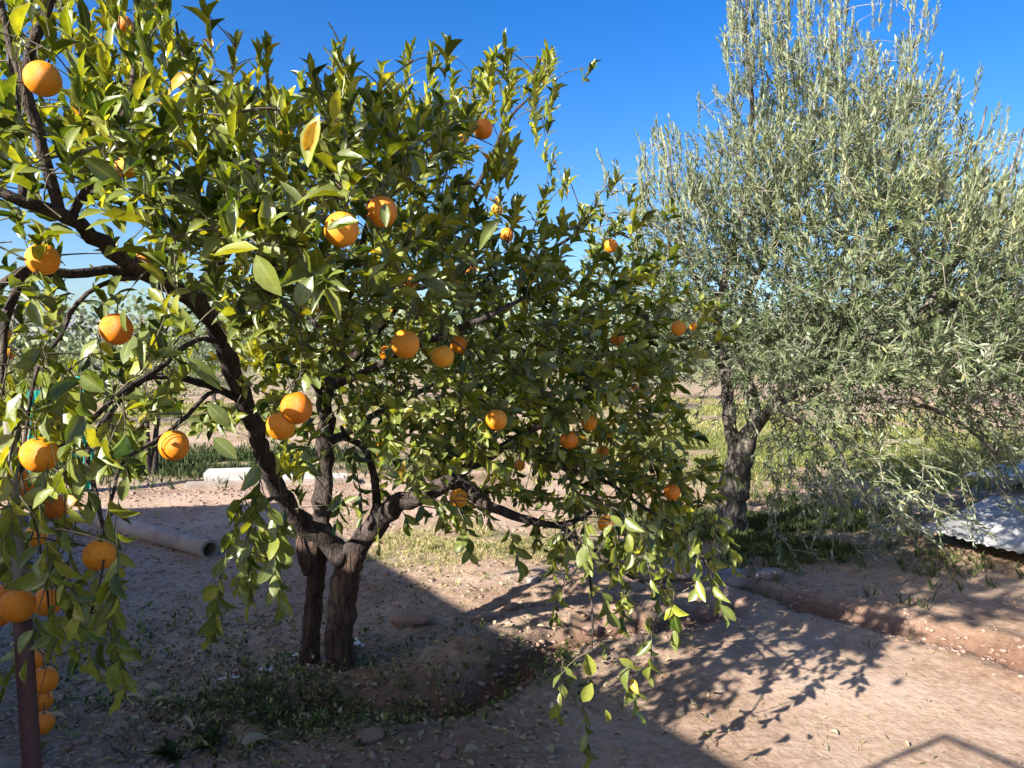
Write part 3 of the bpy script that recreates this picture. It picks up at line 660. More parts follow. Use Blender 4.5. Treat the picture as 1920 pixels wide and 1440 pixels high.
def orange_mesh():
    mb = MB(); nu, nv = 28, 18; vs = []
    for j in range(1, nv):
        th = math.pi * j / nv
        for i in range(nu):
            a = 2 * math.pi * i / nu
            r = .5 * (1 + .012 * math.sin(3 * a + th * 2) + .008 * math.cos(5 * a))
            z = .5 * 1.02 * math.cos(th); z -= .045 * math.exp(-(th / .28) ** 2); z += .02 * math.exp(-((math.pi - th) / .2) ** 2)
            vs.append((r * math.sin(th) * math.cos(a), r * math.sin(th) * math.sin(a), z))
    vs += [(0, 0, .5 * 1.02 - .048), (0, 0, -.49)]
    fs = []
    for j in range(nv - 2):
        for i in range(nu):
            a = j * nu + i; b = j * nu + (i + 1) % nu; fs.append((a, a + nu, b + nu, b))
    T, B = len(vs) - 2, len(vs) - 1
    for i in range(nu):
        fs.append((T, i, (i + 1) % nu)); k = (nv - 2) * nu; fs.append((B, k + (i + 1) % nu, k + i))
    mb.add(vs, fs); return mb
o_proto = None; st_proto = None; or_list = []
for k, (px, py, wd, lab) in enumerate(ORANGES):
    D = .080
    Y = D * F_PX / wd
    if px > 800 or wd < 40:                          # smaller fruit are also a bit smaller in life
        D = .074; Y = min(4.6, D * F_PX / wd)
        D = Y * wd / F_PX
    pos = P(px, py, Y)
    if o_proto is None:
        o = orange_mesh().build('orange', M_ORANGE); o_proto = o
    else:
        o = o_proto.copy(); S.collection.objects.link(o)
    o.location = pos; o.scale = (D * random.uniform(.96, 1.03), D * random.uniform(.96, 1.03), D * random.uniform(.95, 1.08))
    o.rotation_euler = (random.uniform(-.3, .3), random.uniform(-.3, .3), random.uniform(0, 6.28))
    tag(o, lab, 'orange', 'oranges growing on the orange tree')
    # calyx and stalk
    if st_proto is None:
        mb = MB(); n_ = 10
        ring = [((.10 if i % 2 else .055) * math.cos(6.283 * i / n_), (.10 if i % 2 else .055) * math.sin(6.283 * i / n_), .480) for i in range(n_)]
        mb.add(ring + [(0, 0, .505)], [(i, (i + 1) % n_, n_) for i in range(n_)])
        mb2 = MB(); mb2.tube([Vector((0, 0, .47)), Vector((.03, 0, .75)), Vector((.02, .06, 1.0))], [.028, .022, .02], 6)
        c = mb2.build('stalk', M_TWIG); st_proto = c; c2_ = mb.build('calyx', M_CALYX); cx_proto = c2_
    else:
        c = st_proto.copy(); S.collection.objects.link(c); c2_ = cx_proto.copy(); S.collection.objects.link(c2_)
    c.parent = o; c2_.parent = c
    or_list.append((px, py, wd, Y, np.array(pos), D))

# crown density by direction from the camera, 80-pixel cells
CRW = [
 [3.5,4.5,5.5,4,.6,0,0,0,0,0,0,0,0,0,0,0,0],
 [4,5,6,6,4,1.5,1,1.6,1.8,1.6,2.5,4,3.2,.6,0,0,0],
 [4,4.5,5,5,4.5,5.5,6,7,8,8,8,6.5,3.5,0,0,0,0],
 [4,4.5,5,4.5,4.5,5.5,7,8.5,9.5,9.5,8,4,1,0,0,0,0],
 [3,2,3,4,5.5,7,8,8.5,9.5,9.5,5,.6,.8,1.5,1.5,0,0],
 [2.5,1,.6,1.6,7,8.5,8.5,8.5,9.5,9.5,9.5,6,4,4,4,.7,0],
 [3,1.5,.3,1,3,8,9,9,9,9,9,9,9,7,5,4,0],
 [3,1.5,.3,.8,1.5,6,9,9,9,9,9,9,9,8,8,6,2],
 [5,6,3,3,1.5,3,7,8,9,9,9,9,9,9,9,7,1],
 [7,7,4,1.5,.6,2,4,5,8,9,9,9,9,9,9,8,.5],
 [6,6,3,.7,0,.8,2.5,3,7,8,9,9,9,9,9,8,1],
 [5,5,2,0,0,1,4,1,2,4,7,6,7,7,8,9,5],
 [3,3.5,3,0,0,3.2,2,0,.6,.4,.7,.5,2.5,6,9,8,3],
 [2,4,2.5,0,0,2.6,.6,0,.3,0,0,0,.4,2.2,3.6,4.5,1],
 [1.5,3.5,1.5,0,0,.2,0,0,0,0,0,0,0,.6,1.6,3.6,.5],
 [1,.8,.6,0,0,0,0,0,0,0,0,0,0,2.5,1.5,0,0],
 [0,0,0,0,0,0,0,0,0,0,0,0,0,2.2,.6,0,0],
]
def front(px, py):
    a = float(np.interp(px, [0, 400, 700, 900, 1100, 1300], [1.55, 1.6, 1.75, 2.5, 3.0, 3.5]))
    return max(a, float(np.interp(py, [480, 640], [0, float(np.interp(px, [300, 480, 900, 1100], [1.7, 2.5, 2.8, 3.1]))])))
def back(px, py): 
    b = float(np.interp(px, [0, 300, 500, 900, 1100, 1300], [2.9, 3.9, 4.6, 4.9, 4.8, 4.5]))
    return b
ot_targets = []; ot_info = []
ext = [( -1, j) for j in range(13)] + [(-2, j) for j in range(10)] + [(i, -1) for i in range(-1, 4)] + [(i, -2) for i in range(-1, 3)]
cells = [(i, j, CRW[j][i]) for j in range(len(CRW)) for i in range(17) if CRW[j][i] > 0] + [(i, j, 2.4) for i, j in ext]
for i, j, dn in cells:
    low = j >= 12 or (i <= 2 and j >= 8) or (5 <= i <= 6 and j >= 11)
    k = dn * (2.7 if not low else .62 if 5 <= i <= 6 else 1.0 if i < 4 else 1.35 if j == 12 else .62); cnt = int(k) + (random.random() < k - int(k))
    for _ in range(cnt):
        px = (i + random.random()) * 80; py = (j + random.random()) * 80
        f, b = front(px, py), back(px, py)
        if low:
            if px < 400: f, b = 1.6, 2.5
            elif px < 700: f, b = 1.95, 2.3
            else: f, b = 2.5, 3.8
            if j >= 14 and px > 1000: f, b = 2.45, 2.75
        Y = f + (b - f) * random.random() ** 1.15
        q = P(px, py, Y); cl = float(vnoise(np.array([q.x * .9 + q.y * .6]), np.array([q.z + q.y * .4]), 3.4, 93)[0])
        if not low and random.random() > .22 + 1.1 * cl: continue
        ot_targets.append(np.array(P(px, py, Y))); ot_info.append((px, py, Y, low, j))
for _ in range(1100):                                 # unseen branch added overhead to dapple the ground at right with shade
    q = np.array([random.uniform(-1.7, .4), random.uniform(.2, 2.4), random.uniform(2.98, 3.35)])
    if float(vnoise(q[:1], q[1:2], 3.0, 44)[0]) > .50: ot_targets.append(q); ot_info.append((500, 300, 2.0, False, 3))
twig_g, tdirs = grow_twigs(ot_nodes, ot_targets + [np.array(q[4]) + np.array([0, .035, q[5] * .95]) for q in or_list], r0=.0022)
OL = Leaves(); center = np.array(P(650, 620, 3.3))
tw = []
for (px, py, Y, low, j), p, ad in zip(ot_info, ot_targets, tdirs):
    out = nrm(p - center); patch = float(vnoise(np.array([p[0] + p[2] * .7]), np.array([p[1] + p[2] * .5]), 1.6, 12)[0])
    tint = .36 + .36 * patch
    if low:
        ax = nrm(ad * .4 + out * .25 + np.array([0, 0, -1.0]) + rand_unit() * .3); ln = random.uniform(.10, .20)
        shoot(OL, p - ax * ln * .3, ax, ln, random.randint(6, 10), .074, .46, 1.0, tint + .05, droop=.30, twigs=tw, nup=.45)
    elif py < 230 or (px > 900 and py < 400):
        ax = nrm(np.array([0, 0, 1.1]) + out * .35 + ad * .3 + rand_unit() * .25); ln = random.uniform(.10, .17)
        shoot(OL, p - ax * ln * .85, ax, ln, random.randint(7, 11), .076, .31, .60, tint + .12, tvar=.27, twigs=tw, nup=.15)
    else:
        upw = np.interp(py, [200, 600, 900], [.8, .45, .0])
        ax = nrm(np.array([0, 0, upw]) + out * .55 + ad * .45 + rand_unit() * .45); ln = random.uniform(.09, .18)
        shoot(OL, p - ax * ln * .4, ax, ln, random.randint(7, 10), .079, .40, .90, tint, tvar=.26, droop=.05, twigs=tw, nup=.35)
# a few bright young shoots on the lower trunk, the yellow leaves and the large near leaves that stand out
def special(px, py, Y, dpx, dpy, L, w0, tint, nrm_=(0, -.8, .4)):
    a = np.array(P(px, py, Y)); b = np.array(P(px + dpx, py + dpy, Y)); d = nrm(b - a)
    SP.append(OL.count); OL.add(a, d, np.array(nrm_), L, w0, tint)
SP = []
for px, py, n_ in ((470, 745, 5), (490, 700, 5), (515, 925, 3), (545, 905, 3), (480, 985, 3), (470, 1030, 3)):
    for _ in range(n_):
        yy = 2.6 if px < 500 and py < 800 else 2.2
        shoot(OL, np.array(P(px + random.uniform(-14, 14), py + random.uniform(-14, 14), yy)), np.array([random.uniform(-.3, .3), -.2, 1.0 if py < 960 else -.6]), .10, 6, .055, .36, .6, .82, tvar=.05)
special(365, 140, 1.7, -70, 28, .082, .42, .97, (.1, -.9, .3)); special(600, 215, 1.5, -30, 100, .105, .42, .90, (-.3, -.9, .2)); special(596, 225, 1.49, -22, 60, .075, .40, .985, (.3, -.9, .2))
special(345, 205, 1.7, -28, 60, .082, .45, .72); special(350, 205, 1.72, -40, 48, .075, .4, .88)
special(420, 560, 1.9, 20, 45, .07, .42, .4); special(480, 478, 1.35, 40, 70, .085, .50, .60, (-.5, -.5, .7)); special(560, 575, 1.4, 22, -55, .062, .60, .35); special(400, 480, 1.45, 75, -8, .09, .45, .8, (0, -.5, .9))
special(60, 560, 1.6, 22, 50, .07, .45, .5); special(355, 672, 1.6, 62, 58, .088, .34, .25); special(388, 755, 1.7, 48, 48, .075, .46, .3); special(400, 820, 1.7, 38, 35, .072, .5, .3); special(420, 780, 1.75, 20, 30, .05, .5, .4)
special(940, 410, 2.0, -45, 48, .10, .32, .2); special(612, 432, 1.60, 66, -8, .075, .42, .2, (.1, -.7, .7)); special(722, 380, 1.75, 2, 45, .058, .42, .3)
special(440, 370, 1.6, 4, 60, .085, .3, .5); special(1100, 1225, 2.2, 8, 48, .075, .55, .88); special(1110, 1280, 2.2, -20, 45, .075, .5, .8); special(1160, 1235, 2.2, 35, 18, .06, .4, .9); special(1135, 1330, 2.3, 10, 28, .05, .4, .9)
special(60, 45, 1.8, 10, -30, .06, .4, .6)
lv = OL.arrays()
yel = RNG.integers(0, OL.count, 150); yel = yel[~np.isin(yel, SP)]; lv[6][yel] = RNG.uniform(.955, 1.0, len(yel))   # scattered yellowing leaves
mid = lv[0] + lv[1] * lv[4][:, None] * .5
px_, py_, dp_ = proj(mid)
keep = np.ones(len(mid), bool)
for (ox, oy, wd, Y, pos, D) in or_list:              # nothing grows through a fruit; few leaves hang right in front of one
    r = wd * .5
    dpix = np.hypot(px_ - ox, py_ - oy)
    chance = .90 if wd > 30 else .8
    keep &= ~((dpix < r * 1.15) & (dp_ < Y + .05) & (RNG.random(len(mid)) < chance))
    keep &= np.linalg.norm(mid - pos, axis=1) > D * .75
    sunward = -np.array([sd.x, sd.y, sd.z]); rel = mid - pos; tt = rel @ sunward     # ripe fruit pushes leaves aside: a gap towards the light
    perp = np.linalg.norm(rel - tt[:, None] * sunward, axis=1)
    if wd > 38: keep &= ~((tt > 0) & (tt < .7) & (perp < D * .5) & (RNG.random(len(mid)) < .75))
def near_limb(lim, wpx, maxk=99):
    m = np.zeros(len(mid), bool)
    for (a, ra), (b, rb) in list(zip(lim[:-1], lim[1:]))[:maxk]:
        A = proj(np.array([a])); B = proj(np.array([b]))
        ax, ay, az = A[0][0], A[1][0], A[2][0]; bx, by, bz = B[0][0], B[1][0], B[2][0]
        dx, dy = bx - ax, by - ay; t = np.clip(((px_ - ax) * dx + (py_ - ay) * dy) / (dx * dx + dy * dy), 0, 1)
        dd = np.hypot(px_ - ax - t * dx, py_ - ay - t * dy)
        m |= (dd < wpx) & (dp_ < az + (bz - az) * t + .02)
    return m
for li, wpx, pr in ((4, 24, .93), (0, 26, .85), (3, 24, .88), (4, 16, .75), (7, 14, .7), (9, 18, .85), (10, 14, .8), (11, 12, .8), (12, 14, .7), (13, 12, .6), (16, 12, .85), (17, 18, .88), (18, 12, .88), (19, 22, .55), (2, 14, .6)):
    keep &= ~(near_limb(limbs[li], wpx, 5 if li == 19 else 99) & (RNG.random(len(mid)) < pr))
keep[SP] = True
keep &= (mid[:, 2] > .12) & ((dp_ > 1.15) | (mid[:, 2] > 2.8))
idx = np.where(keep)[0]
size = lv[4] * F_PX / dp_; inside = (px_ > 5) & (px_ < 1915) & (py_ > 5) & (py_ < 1435)
cand = idx[inside[idx]]; top = cand[np.argsort(-size[cand])][:300]
single = np.zeros(len(mid), bool); single[top] = True
o = leaf_mesh('foliage', lv, keep & ~single, M_CIT); adopt(o, orange_tree); tag(o, kind='stuff')
leaf_parts(lv, top, M_CIT, 'citrus', orange_tree)
tw = np.array(tw); o = adopt(twig_object('twigs', [(*twig_g, 4), (tw, np.full(len(tw), .0019), np.full(len(tw), .001), 3)], M_TWIG), orange_tree); tag(o, kind='stuff')
print('orange leaves', keep.sum(), 'shoots', len(ot_targets))

# ------------------------------------------------------------------ OLIVE TREE
OB = P(1370, 1005, 6.6)
olive = empty('olive_tree', (OB.x, OB.y, gz(OB.x, OB.y)))
tag(olive, 'big silvery olive tree with a split grey trunk, right of the orange tree', 'tree')
o_tr = L_((1366, 1025, 6.6, .17), (1370, 990, 6.6, .135), (1373, 940, 6.6, .118), (1378, 890, 6.6, .112), (1390, 845, 6.6, .118), (1398, 815, 6.6, .10))
o_limbs = [
    L_((1382, 860, 6.6, .07), (1368, 800, 6.6, .058), (1364, 730, 6.6, .052), (1352, 660, 6.6, .046), (1345, 590, 6.5, .040), (1370, 480, 6.5, .034), (1400, 350, 6.4, .026), (1410, 200, 6.4, .018), (1400, 60, 6.4, .010), (1400, -60, 6.4, .006)),
    L_((1398, 830, 6.6, .075), (1412, 780, 6.6, .055), (1408, 730, 6.65, .045), (1385, 660, 6.8, .038), (1400, 560, 6.9, .032), (1480, 400, 7.0, .025), (1530, 250, 7.0, .018), (1560, 80, 7.0, .010), (1560, -60, 7, .006)),
    L_((1402, 820, 6.6, .06), (1440, 770, 6.4, .045), (1500, 700, 6.1, .038), (1580, 600, 5.9, .032), (1640, 450, 5.8, .026), (1680, 300, 5.8, .018), (1720, 150, 5.8, .010)),
    L_((1500, 700, 6.1, .035), (1600, 650, 5.6, .030), (1720, 600, 5.2, .024), (1850, 540, 5.0, .018), (1980, 450, 4.9, .012), (2100, 350, 4.9, .008)),
    L_((1440, 770, 6.4, .035), (1540, 760, 5.9, .028), (1660, 750, 5.4, .020), (1780, 780, 5.1, .014), (1880, 860, 4.9, .008)),
    L_((1348, 620, 6.5, .030), (1310, 540, 6.4, .022), (1280, 450, 6.3, .016), (1260, 350, 6.3, .010), (1255, 260, 6.3, .006)),
    L_((1356, 690, 6.6, .026), (1310, 640, 6.3, .018), (1270, 600, 6.1, .012), (1230, 520, 6.0, .007)),
    L_((1450, 760, 6.4, .030), (1500, 790, 5.8, .022), (1560, 830, 5.4, .015), (1600, 900, 5.2, .010), (1640, 960, 5.1, .006)),
    L_((1640, 450, 5.8, .022), (1740, 380, 6.0, .018), (1820, 300, 6.2, .012), (1850, 200, 6.3, .007)),
    L_((1720, 600, 5.2, .02), (1800, 480, 5.3, .016), (1880, 360, 5.4, .011), (1920, 240, 5.5, .006)),
    L_((1440, 770, 6.4, .035), (1560, 700, 7.0, .028), (1700, 620, 7.5, .020), (1850, 560, 7.7, .012)),
]
o_nodes = []
wood(o_tr, 'trunk', M_OBARK, olive, 28, .05, .05, .04, .22)
for l_ in o_limbs:
    o, pts = wood(l_, 'limb', M_OBARK, olive, 10, .06, .12, .07); o_nodes += [tuple(p) for p in pts]
OLV = {  # row: {col: density}
 -2: {17: 1, 18: 1}, -1: {17: 4, 18: 2, 19: 2, 20: .5, 21: .7},
 0: {17: 5, 18: 3, 19: 2, 20: .5, 21: .8}, 1: {17: 5, 18: 6, 19: 6, 20: 4, 21: 1.8},
 2: {16: .4, 17: 7, 18: 9, 19: 9, 20: 9, 21: 6, 22: 1.4, 23: .1}, 3: {15: 1.6, 16: 2.5, 17: 8, 18: 9, 19: 9, 20: 9, 21: 8, 22: 2, 23: 1.2},
 4: {14: .7, 15: 4, 16: 8, 17: 9, 18: 9, 19: 9, 20: 9, 21: 9, 22: 6, 23: 4}, 5: {14: 1.5, 15: 7, 16: 9, 17: 9, 18: 9, 19: 9, 20: 9, 21: 9, 22: 9, 23: 9},
 6: {14: 3, 15: 7, 16: 8, 17: 9, 18: 9, 19: 9, 20: 9, 21: 9, 22: 9, 23: 9}, 7: {14: 2, 15: 6, 16: 8, 17: 8, 18: 9, 19: 9, 20: 9, 21: 9, 22: 9, 23: 9},
 8: {15: 4, 16: 4.5, 17: 7, 18: 9, 19: 9, 20: 9, 21: 9, 22: 9, 23: 9}, 9: {15: .6, 16: 1, 17: 2, 18: 5, 19: 7, 20: 5, 21: 5, 22: 8, 23: 8},
 10: {17: .5, 18: 4, 19: 5, 20: 3.0, 21: 2.2, 22: 4, 23: 5}, 11: {18: 2.8, 19: 3.5, 20: 2.6, 21: 1.8, 22: 1.2, 23: .9},
 12: {18: 1.0, 19: 1.8, 20: 1, 21: .5, 22: .4}, 13: {19: .3},
}
for j in range(2, 11):
    for i in range(24, 27): OLV[j][i] = max(0, 6 - (i - 24) * 2 - (9 if j < 4 else 0))
ov_t = []; ov_i = []
for j, row in OLV.items():
    for i, dn in row.items():
        k = dn * (12.0 if j < 3 else 15.0 if j < 9 else 7.0); cnt = int(k) + (random.random() < k - int(k))
        for _ in range(cnt):
            px = (i + random.random()) * 80; py = (j + random.random()) * 80
            f = float(np.interp(px, [1150, 1300, 1450, 1650, 1900, 2100], [6.0, 5.7, 5.2, 4.6, 4.2, 4.4])); b = float(np.interp(px, [1150, 1400, 1900, 2100], [6.8, 7.9, 8.0, 7.4]))
            if j < 3: f, b = f + .6, b - .3
            if j >= 9: f = max(f, 4.9); b = min(b, 6.6)
            Y = f + (b - f) * random.random() ** 1.1
            q = P(px, py, Y); cl = float(vnoise(np.array([q.x + q.y * .6]), np.array([q.z * 1.0 + q.y * .5]), 2.6, 91)[0])
            if random.random() > .25 + 1.15 * cl: continue
            ov_t.append(np.array(P(px, py, Y))); ov_i.append((px, py, Y, j))
o_g, o_dirs = grow_twigs(o_nodes, ov_t, r0=.0022)
VL = Leaves(); oc = np.array(P(1580, 560, 6.3)); tw = []
for (px, py, Y, j), p, ad in zip(ov_i, ov_t, o_dirs):
    out = nrm(p - oc); patch = float(vnoise(np.array([p[0] + p[2]]), np.array([p[1] + p[2] * .6]), 1.3, 22)[0]); tint = .22 + .5 * patch
    if j <= 0 or (j <= 4 and random.random() < (.35 if j == 1 else .16)) or (px > 1780 and j <= 5 and random.random() < .6) or (px < 1300 and j <= 4):
        lean = out * (.28 if px < 1650 else .55)
        ax = nrm(np.array([0, 0, 1.2]) + lean + rand_unit() * (.12 if j < 2 else .36)); ln = random.uniform(.16, .40)
        shoot(VL, p - ax * ln * .5, ax, ln, int(ln * 80), .064, .25, .62, tint + .08, twigs=tw, opp=True, nup=.1)
    elif j >= 9:
        ax = nrm(ad * .5 + out * .4 + np.array([.15, -.30, -.22]) + rand_unit() * .6); ln = random.uniform(.18, .34)
        shoot(VL, p - ax * ln * .4, ax, ln, int(ln * 72), .060, .24, .75, tint, droop=.12, twigs=tw, opp=True, nup=.25)
    else:
        ax = nrm(ad * .35 + out * .55 + np.array([0, 0, min(.9, .8 - .1 * (j - 4))]) + rand_unit() * .65); ln = random.uniform(.12, .26)
        shoot(VL, p - ax * ln * .4, ax, ln, int(ln * 95), .060, .25, .80, tint, droop=.05, twigs=tw, opp=True, nup=.25)
lv2 = VL.arrays(); mid2 = lv2[0] + lv2[1] * lv2[4][:, None] * .5; px2, py2, dp2 = proj(mid2)
k2 = (mid2[:, 2] > .06) & ~((np.abs(px2 - 1378) < 24) & (py2 > 800) & (dp2 < 6.6)) & ~((np.abs(px2 - 1360) < 14) & (py2 > 640) & (py2 < 800) & (dp2 < 6.6) & (RNG.random(len(px2)) < .75))
ins = k2 & (px2 > 5) & (px2 < 1915) & (py2 > 5) & (py2 < 1435) & (px2 > 1340)
c2 = np.where(ins)[0]; top2 = c2[np.argsort(-(lv2[4][c2] / dp2[c2]))][:300]
sg = np.zeros(len(mid2), bool); sg[top2] = True
o = leaf_mesh('foliage', lv2, k2 & ~sg, M_OLV, 'narrow'); adopt(o, olive); tag(o, kind='stuff')
leaf_parts(lv2, top2, M_OLV, 'narrow', olive)
tw = np.array(tw); o = adopt(twig_object('twigs', [(*o_g, 4), (tw, np.full(len(tw), .0022), np.full(len(tw), .0012), 3)], M_OTWIG), olive); tag(o, kind='stuff')
print('olive leaves', k2.sum(), 'shoots', len(ov_t))

# ------------------------------------------------------------------ background trees
def bg_tree(name, label, cat, px, py, hpx, wpx, kind, lean=0, n=2600, trunk_frac=.35, stems=1, group='trees beyond the dirt yard', grow=1.0):
    x, y = G(px, py); z0 = gz(x, y); Hh = hpx / F_PX * y; W = wpx / F_PX * y / 2
    t = empty(name, (x, y, z0)); tag(t, label, cat, group)
    for s in range(stems):
        a = random.uniform(-.35, .35) if stems > 1 else lean
        mb = MB(); top = Vector((x + a * Hh * .4 + lean * .1, y + random.uniform(-.1, .1) * Hh, z0 + Hh * .72))
        basep = Vector((x + (s - (stems - 1) / 2) * .06, y, z0 - .08)); m1 = basep.lerp(top, .45) + Vector((random.uniform(-.08, .08), 0, 0)) * Hh * .5
        r0 = .035 * Hh / stems ** .5
        pts, rs = smooth_path([(basep, r0 * 1.35), (basep.lerp(m1, .4), r0), (m1, r0 * .7), (top, r0 * .25)], .12, .1)
        mb.tube(pts, rs, 9, lump=.05); adopt(mb.build('trunk', M_OBARK if kind == 'narrow' else M_BARK), t)
        for q in range(4):
            b0 = pts[int(len(pts) * (.45 + .1 * q))]; an = random.uniform(0, 6.28)
            e = b0 + Vector((math.cos(an) * W * .6, math.sin(an) * W * .6, Hh * .25))
            p2, r2 = smooth_path([(b0, r0 * .45), (b0.lerp(e, .5) + Vector((0, 0, .04 * Hh)), r0 * .3), (e, r0 * .1)], .15, .1)
            mb = MB(); mb.tube(p2, r2, 6); adopt(mb.build('limb', M_OBARK if kind == 'narrow' else M_BARK), t)
    lvx = Leaves(); nb = 26
    cs = []
    for _ in range(nb):
        v = rand_unit() * random.random() ** .4; cs.append(np.array([x + v[0] * W * .8, y + v[1] * W * .8, z0 + Hh * (trunk_frac + (1 - trunk_frac) * .5) + v[2] * Hh * (1 - trunk_frac) * .42]))
    sz = max(.055, .0038 * y) * grow
    q = np.array(cs)[RNG.integers(0, nb, n)] + RNG.normal(size=(n, 3)) * np.array([W * .17, W * .17, Hh * .07])
    lvx.addv(q, runits(n) + nrm(q - np.array([x, y, z0 + Hh * .5])) * .6 + np.array([0, 0, .25]), runits(n) + np.array([0, 0, .5]), sz * RNG.uniform(.7, 1.3, n), .42 if kind == 'citrus' else .26, RNG.normal(.4, .22, n).clip(0, .95))
    l = lvx.arrays(); o = leaf_mesh('crown', l, np.ones(lvx.count, bool), M_CIT if kind == 'citrus' else M_OLV, kind); adopt(o, t); tag(o, kind='stuff')
    return t
bg_tree('citrus_tree', 'small leafy green tree with a slim forked trunk seen under the big left limb', 'tree', 282, 888, 275, 190, 'citrus', n=2600, trunk_frac=.42, stems=2, grow=.8)
bg_tree('olive_tree', 'round grey-green olive behind the big left limb of the orange tree', 'tree', 405, 768, 140, 170, 'narrow', n=5000, trunk_frac=.10)
bg_tree('olive_tree', 'dark bushy olive filling the gap between the twin trunks and the left limb', 'tree', 640, 765, 130, 230, 'narrow', n=5000, trunk_frac=.05)
bg_tree('olive_tree', 'bushy olive low behind the right half of the orange crown', 'tree', 990, 762, 120, 240, 'narrow', n=5000, trunk_frac=.05)
bg_tree('olive_tree', 'bushy olive behind the right tip of the orange crown', 'tree', 1160, 768, 135, 200, 'narrow', n=5000, trunk_frac=.05)
bg_tree('citrus_tree', 'low green tree at the far left edge behind the hanging leaves', 'tree', 60, 800, 150, 200, 'citrus', n=2500, trunk_frac=.2)
bg_tree('olive_tree', 'distant grey olive seen just right of the middle trunk', 'tree', 720, 745, 140, 250, 'narrow', n=3500, trunk_frac=.1)
bg_tree('olive_tree', 'distant grey olive behind the lower centre of the orange crown', 'tree', 900, 742, 140, 230, 'narrow', n=3000, trunk_frac=.1)
bg_tree('olive_tree', 'distant grey olive between the orange tree and the olive tree', 'tree', 1250, 752, 165, 190, 'narrow', n=4000, trunk_frac=.15)
bg_tree('olive_tree', 'grey olive behind the slim stems of the big olive tree', 'tree', 1440, 740, 170, 250, 'narrow', n=3500, trunk_frac=.12)
bg_tree('olive_tree', 'far grey olive behind the middle of the big olive tree', 'tree', 1610, 745, 185, 260, 'narrow', n=3500, trunk_frac=.12)
bg_tree('olive_tree', 'dark grey olive behind the right side of the big olive tree', 'tree', 1800, 760, 200, 230, 'narrow', n=5000, trunk_frac=.12)
bg_tree('olive_tree', 'far off grey olive left of the small forked green tree', 'tree', 190, 745, 105, 200, 'narrow', n=2500, trunk_frac=.1)
bg_tree('olive_tree', 'distant grey olive seen just left of the middle trunk', 'tree', 550, 742, 120, 200, 'narrow', n=2500, trunk_frac=.1)
bg_tree('olive_tree', 'distant grey olive behind the right of the orange crown', 'tree', 1075, 742, 150, 230, 'narrow', n=3000, trunk_frac=.1)

# ------------------------------------------------------------------ far-off wood along the horizon (one mass)
def far_wood():
    l = Leaves()
    n = 36000; a = RNG.uniform(-.75, .75, n); R = RNG.uniform(60, 130, n); x = R * np.tan(a); y = R
    h = (1.2 + 6.5 * fbm(x * .08, y * .03, 1, 3, 8)) * np.where(x / y > -.33, 1.7, 1.25)
    l.addv(np.stack([x, y, RNG.random(n) ** .7 * h], -1), runits(n) + np.array([0, 0, .5]), runits(n) + np.array([0, -.4, .4]), RNG.uniform(.4, .9, n), .5, RNG.normal(.35, .2, n).clip(0, .95))
    o = leaf_mesh('distant_wood', l.arrays(), np.ones(l.count, bool), M_OLV, 'narrow'); tag(o, 'low line of far off grey green trees along the horizon', 'trees', kind='stuff')
far_wood()

# ------------------------------------------------------------------ grass, weeds, litter
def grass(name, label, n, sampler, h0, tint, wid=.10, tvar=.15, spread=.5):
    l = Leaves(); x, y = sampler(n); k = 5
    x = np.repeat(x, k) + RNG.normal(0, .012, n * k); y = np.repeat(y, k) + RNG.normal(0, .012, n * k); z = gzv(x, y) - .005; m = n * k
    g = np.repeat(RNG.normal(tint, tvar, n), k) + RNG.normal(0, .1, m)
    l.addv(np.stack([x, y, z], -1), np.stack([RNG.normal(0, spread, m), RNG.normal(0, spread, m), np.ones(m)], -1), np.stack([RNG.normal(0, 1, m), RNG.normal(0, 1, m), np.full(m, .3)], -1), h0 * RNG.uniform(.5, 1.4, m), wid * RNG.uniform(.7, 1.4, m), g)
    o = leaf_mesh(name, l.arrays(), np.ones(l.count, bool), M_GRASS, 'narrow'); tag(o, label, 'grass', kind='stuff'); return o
def gauss_at(px, py, sx, sy, dy=0):
    gx, gy = G(px, py)
    return lambda n: (RNG.normal(gx, sx, n), RNG.normal(gy + dy, sy, n))
def patchy(px, py, sx, sy, scale=1.2, thr=.5, dy=0):
    s = gauss_at(px, py, sx, sy, dy)
    def f(n):
        x, y = s(n * 4); m = (fbm(x, y, scale, 3, 61) + RNG.normal(0, .03, len(x))) > thr; x, y = x[m], y[m]
        if len(x) < n: x2, y2 = s(n); x = np.concatenate([x, x2]); y = np.concatenate([y, y2])
        return x[:n], y[:n]
    return f
grass('sunlit_grass', 'bright green grass in the sun behind the big olive tree', 20000, patchy(1660, 850, 3.0, 1.9, 1.0, .38, .5), .085, .50, .10)
grass('shaded_grass', 'green grass round the foot of the big olive tree, tinted dark as in shade', 3600, patchy(1450, 990, .65, .7, 2.0, .42), .08, .22, .10, .12)  # blade tint set darker to carry the shade under the crown
grass('shade_tinted_grass', 'green grass patch under the small tree at left, shade put into its dark tint', 3600, patchy(350, 868, 1.7, .75, 1.2, .38), .13, .06, .10, .07)  # the tree's shade is painted into the very dark blade tint
grass('dry_grass', 'thin dry grass on the sunlit earth behind the trunk', 3000, patchy(930, 1025, .8, .45, 2.0, .45), .045, .72, .07, .16, .8)
grass('meadow_grass', 'olive green weeds on the field beyond the dirt yard', 7000, patchy(430, 775, 4.5, 3.0, .5, .45, 1.5), .10, .62, .11, .14)
grass('verge_grass', 'yellowish grass between the two trees in the distance', 7000, patchy(1300, 785, 3.5, 3.0, .5, .45, 2.0), .10, .60, .11, .14)
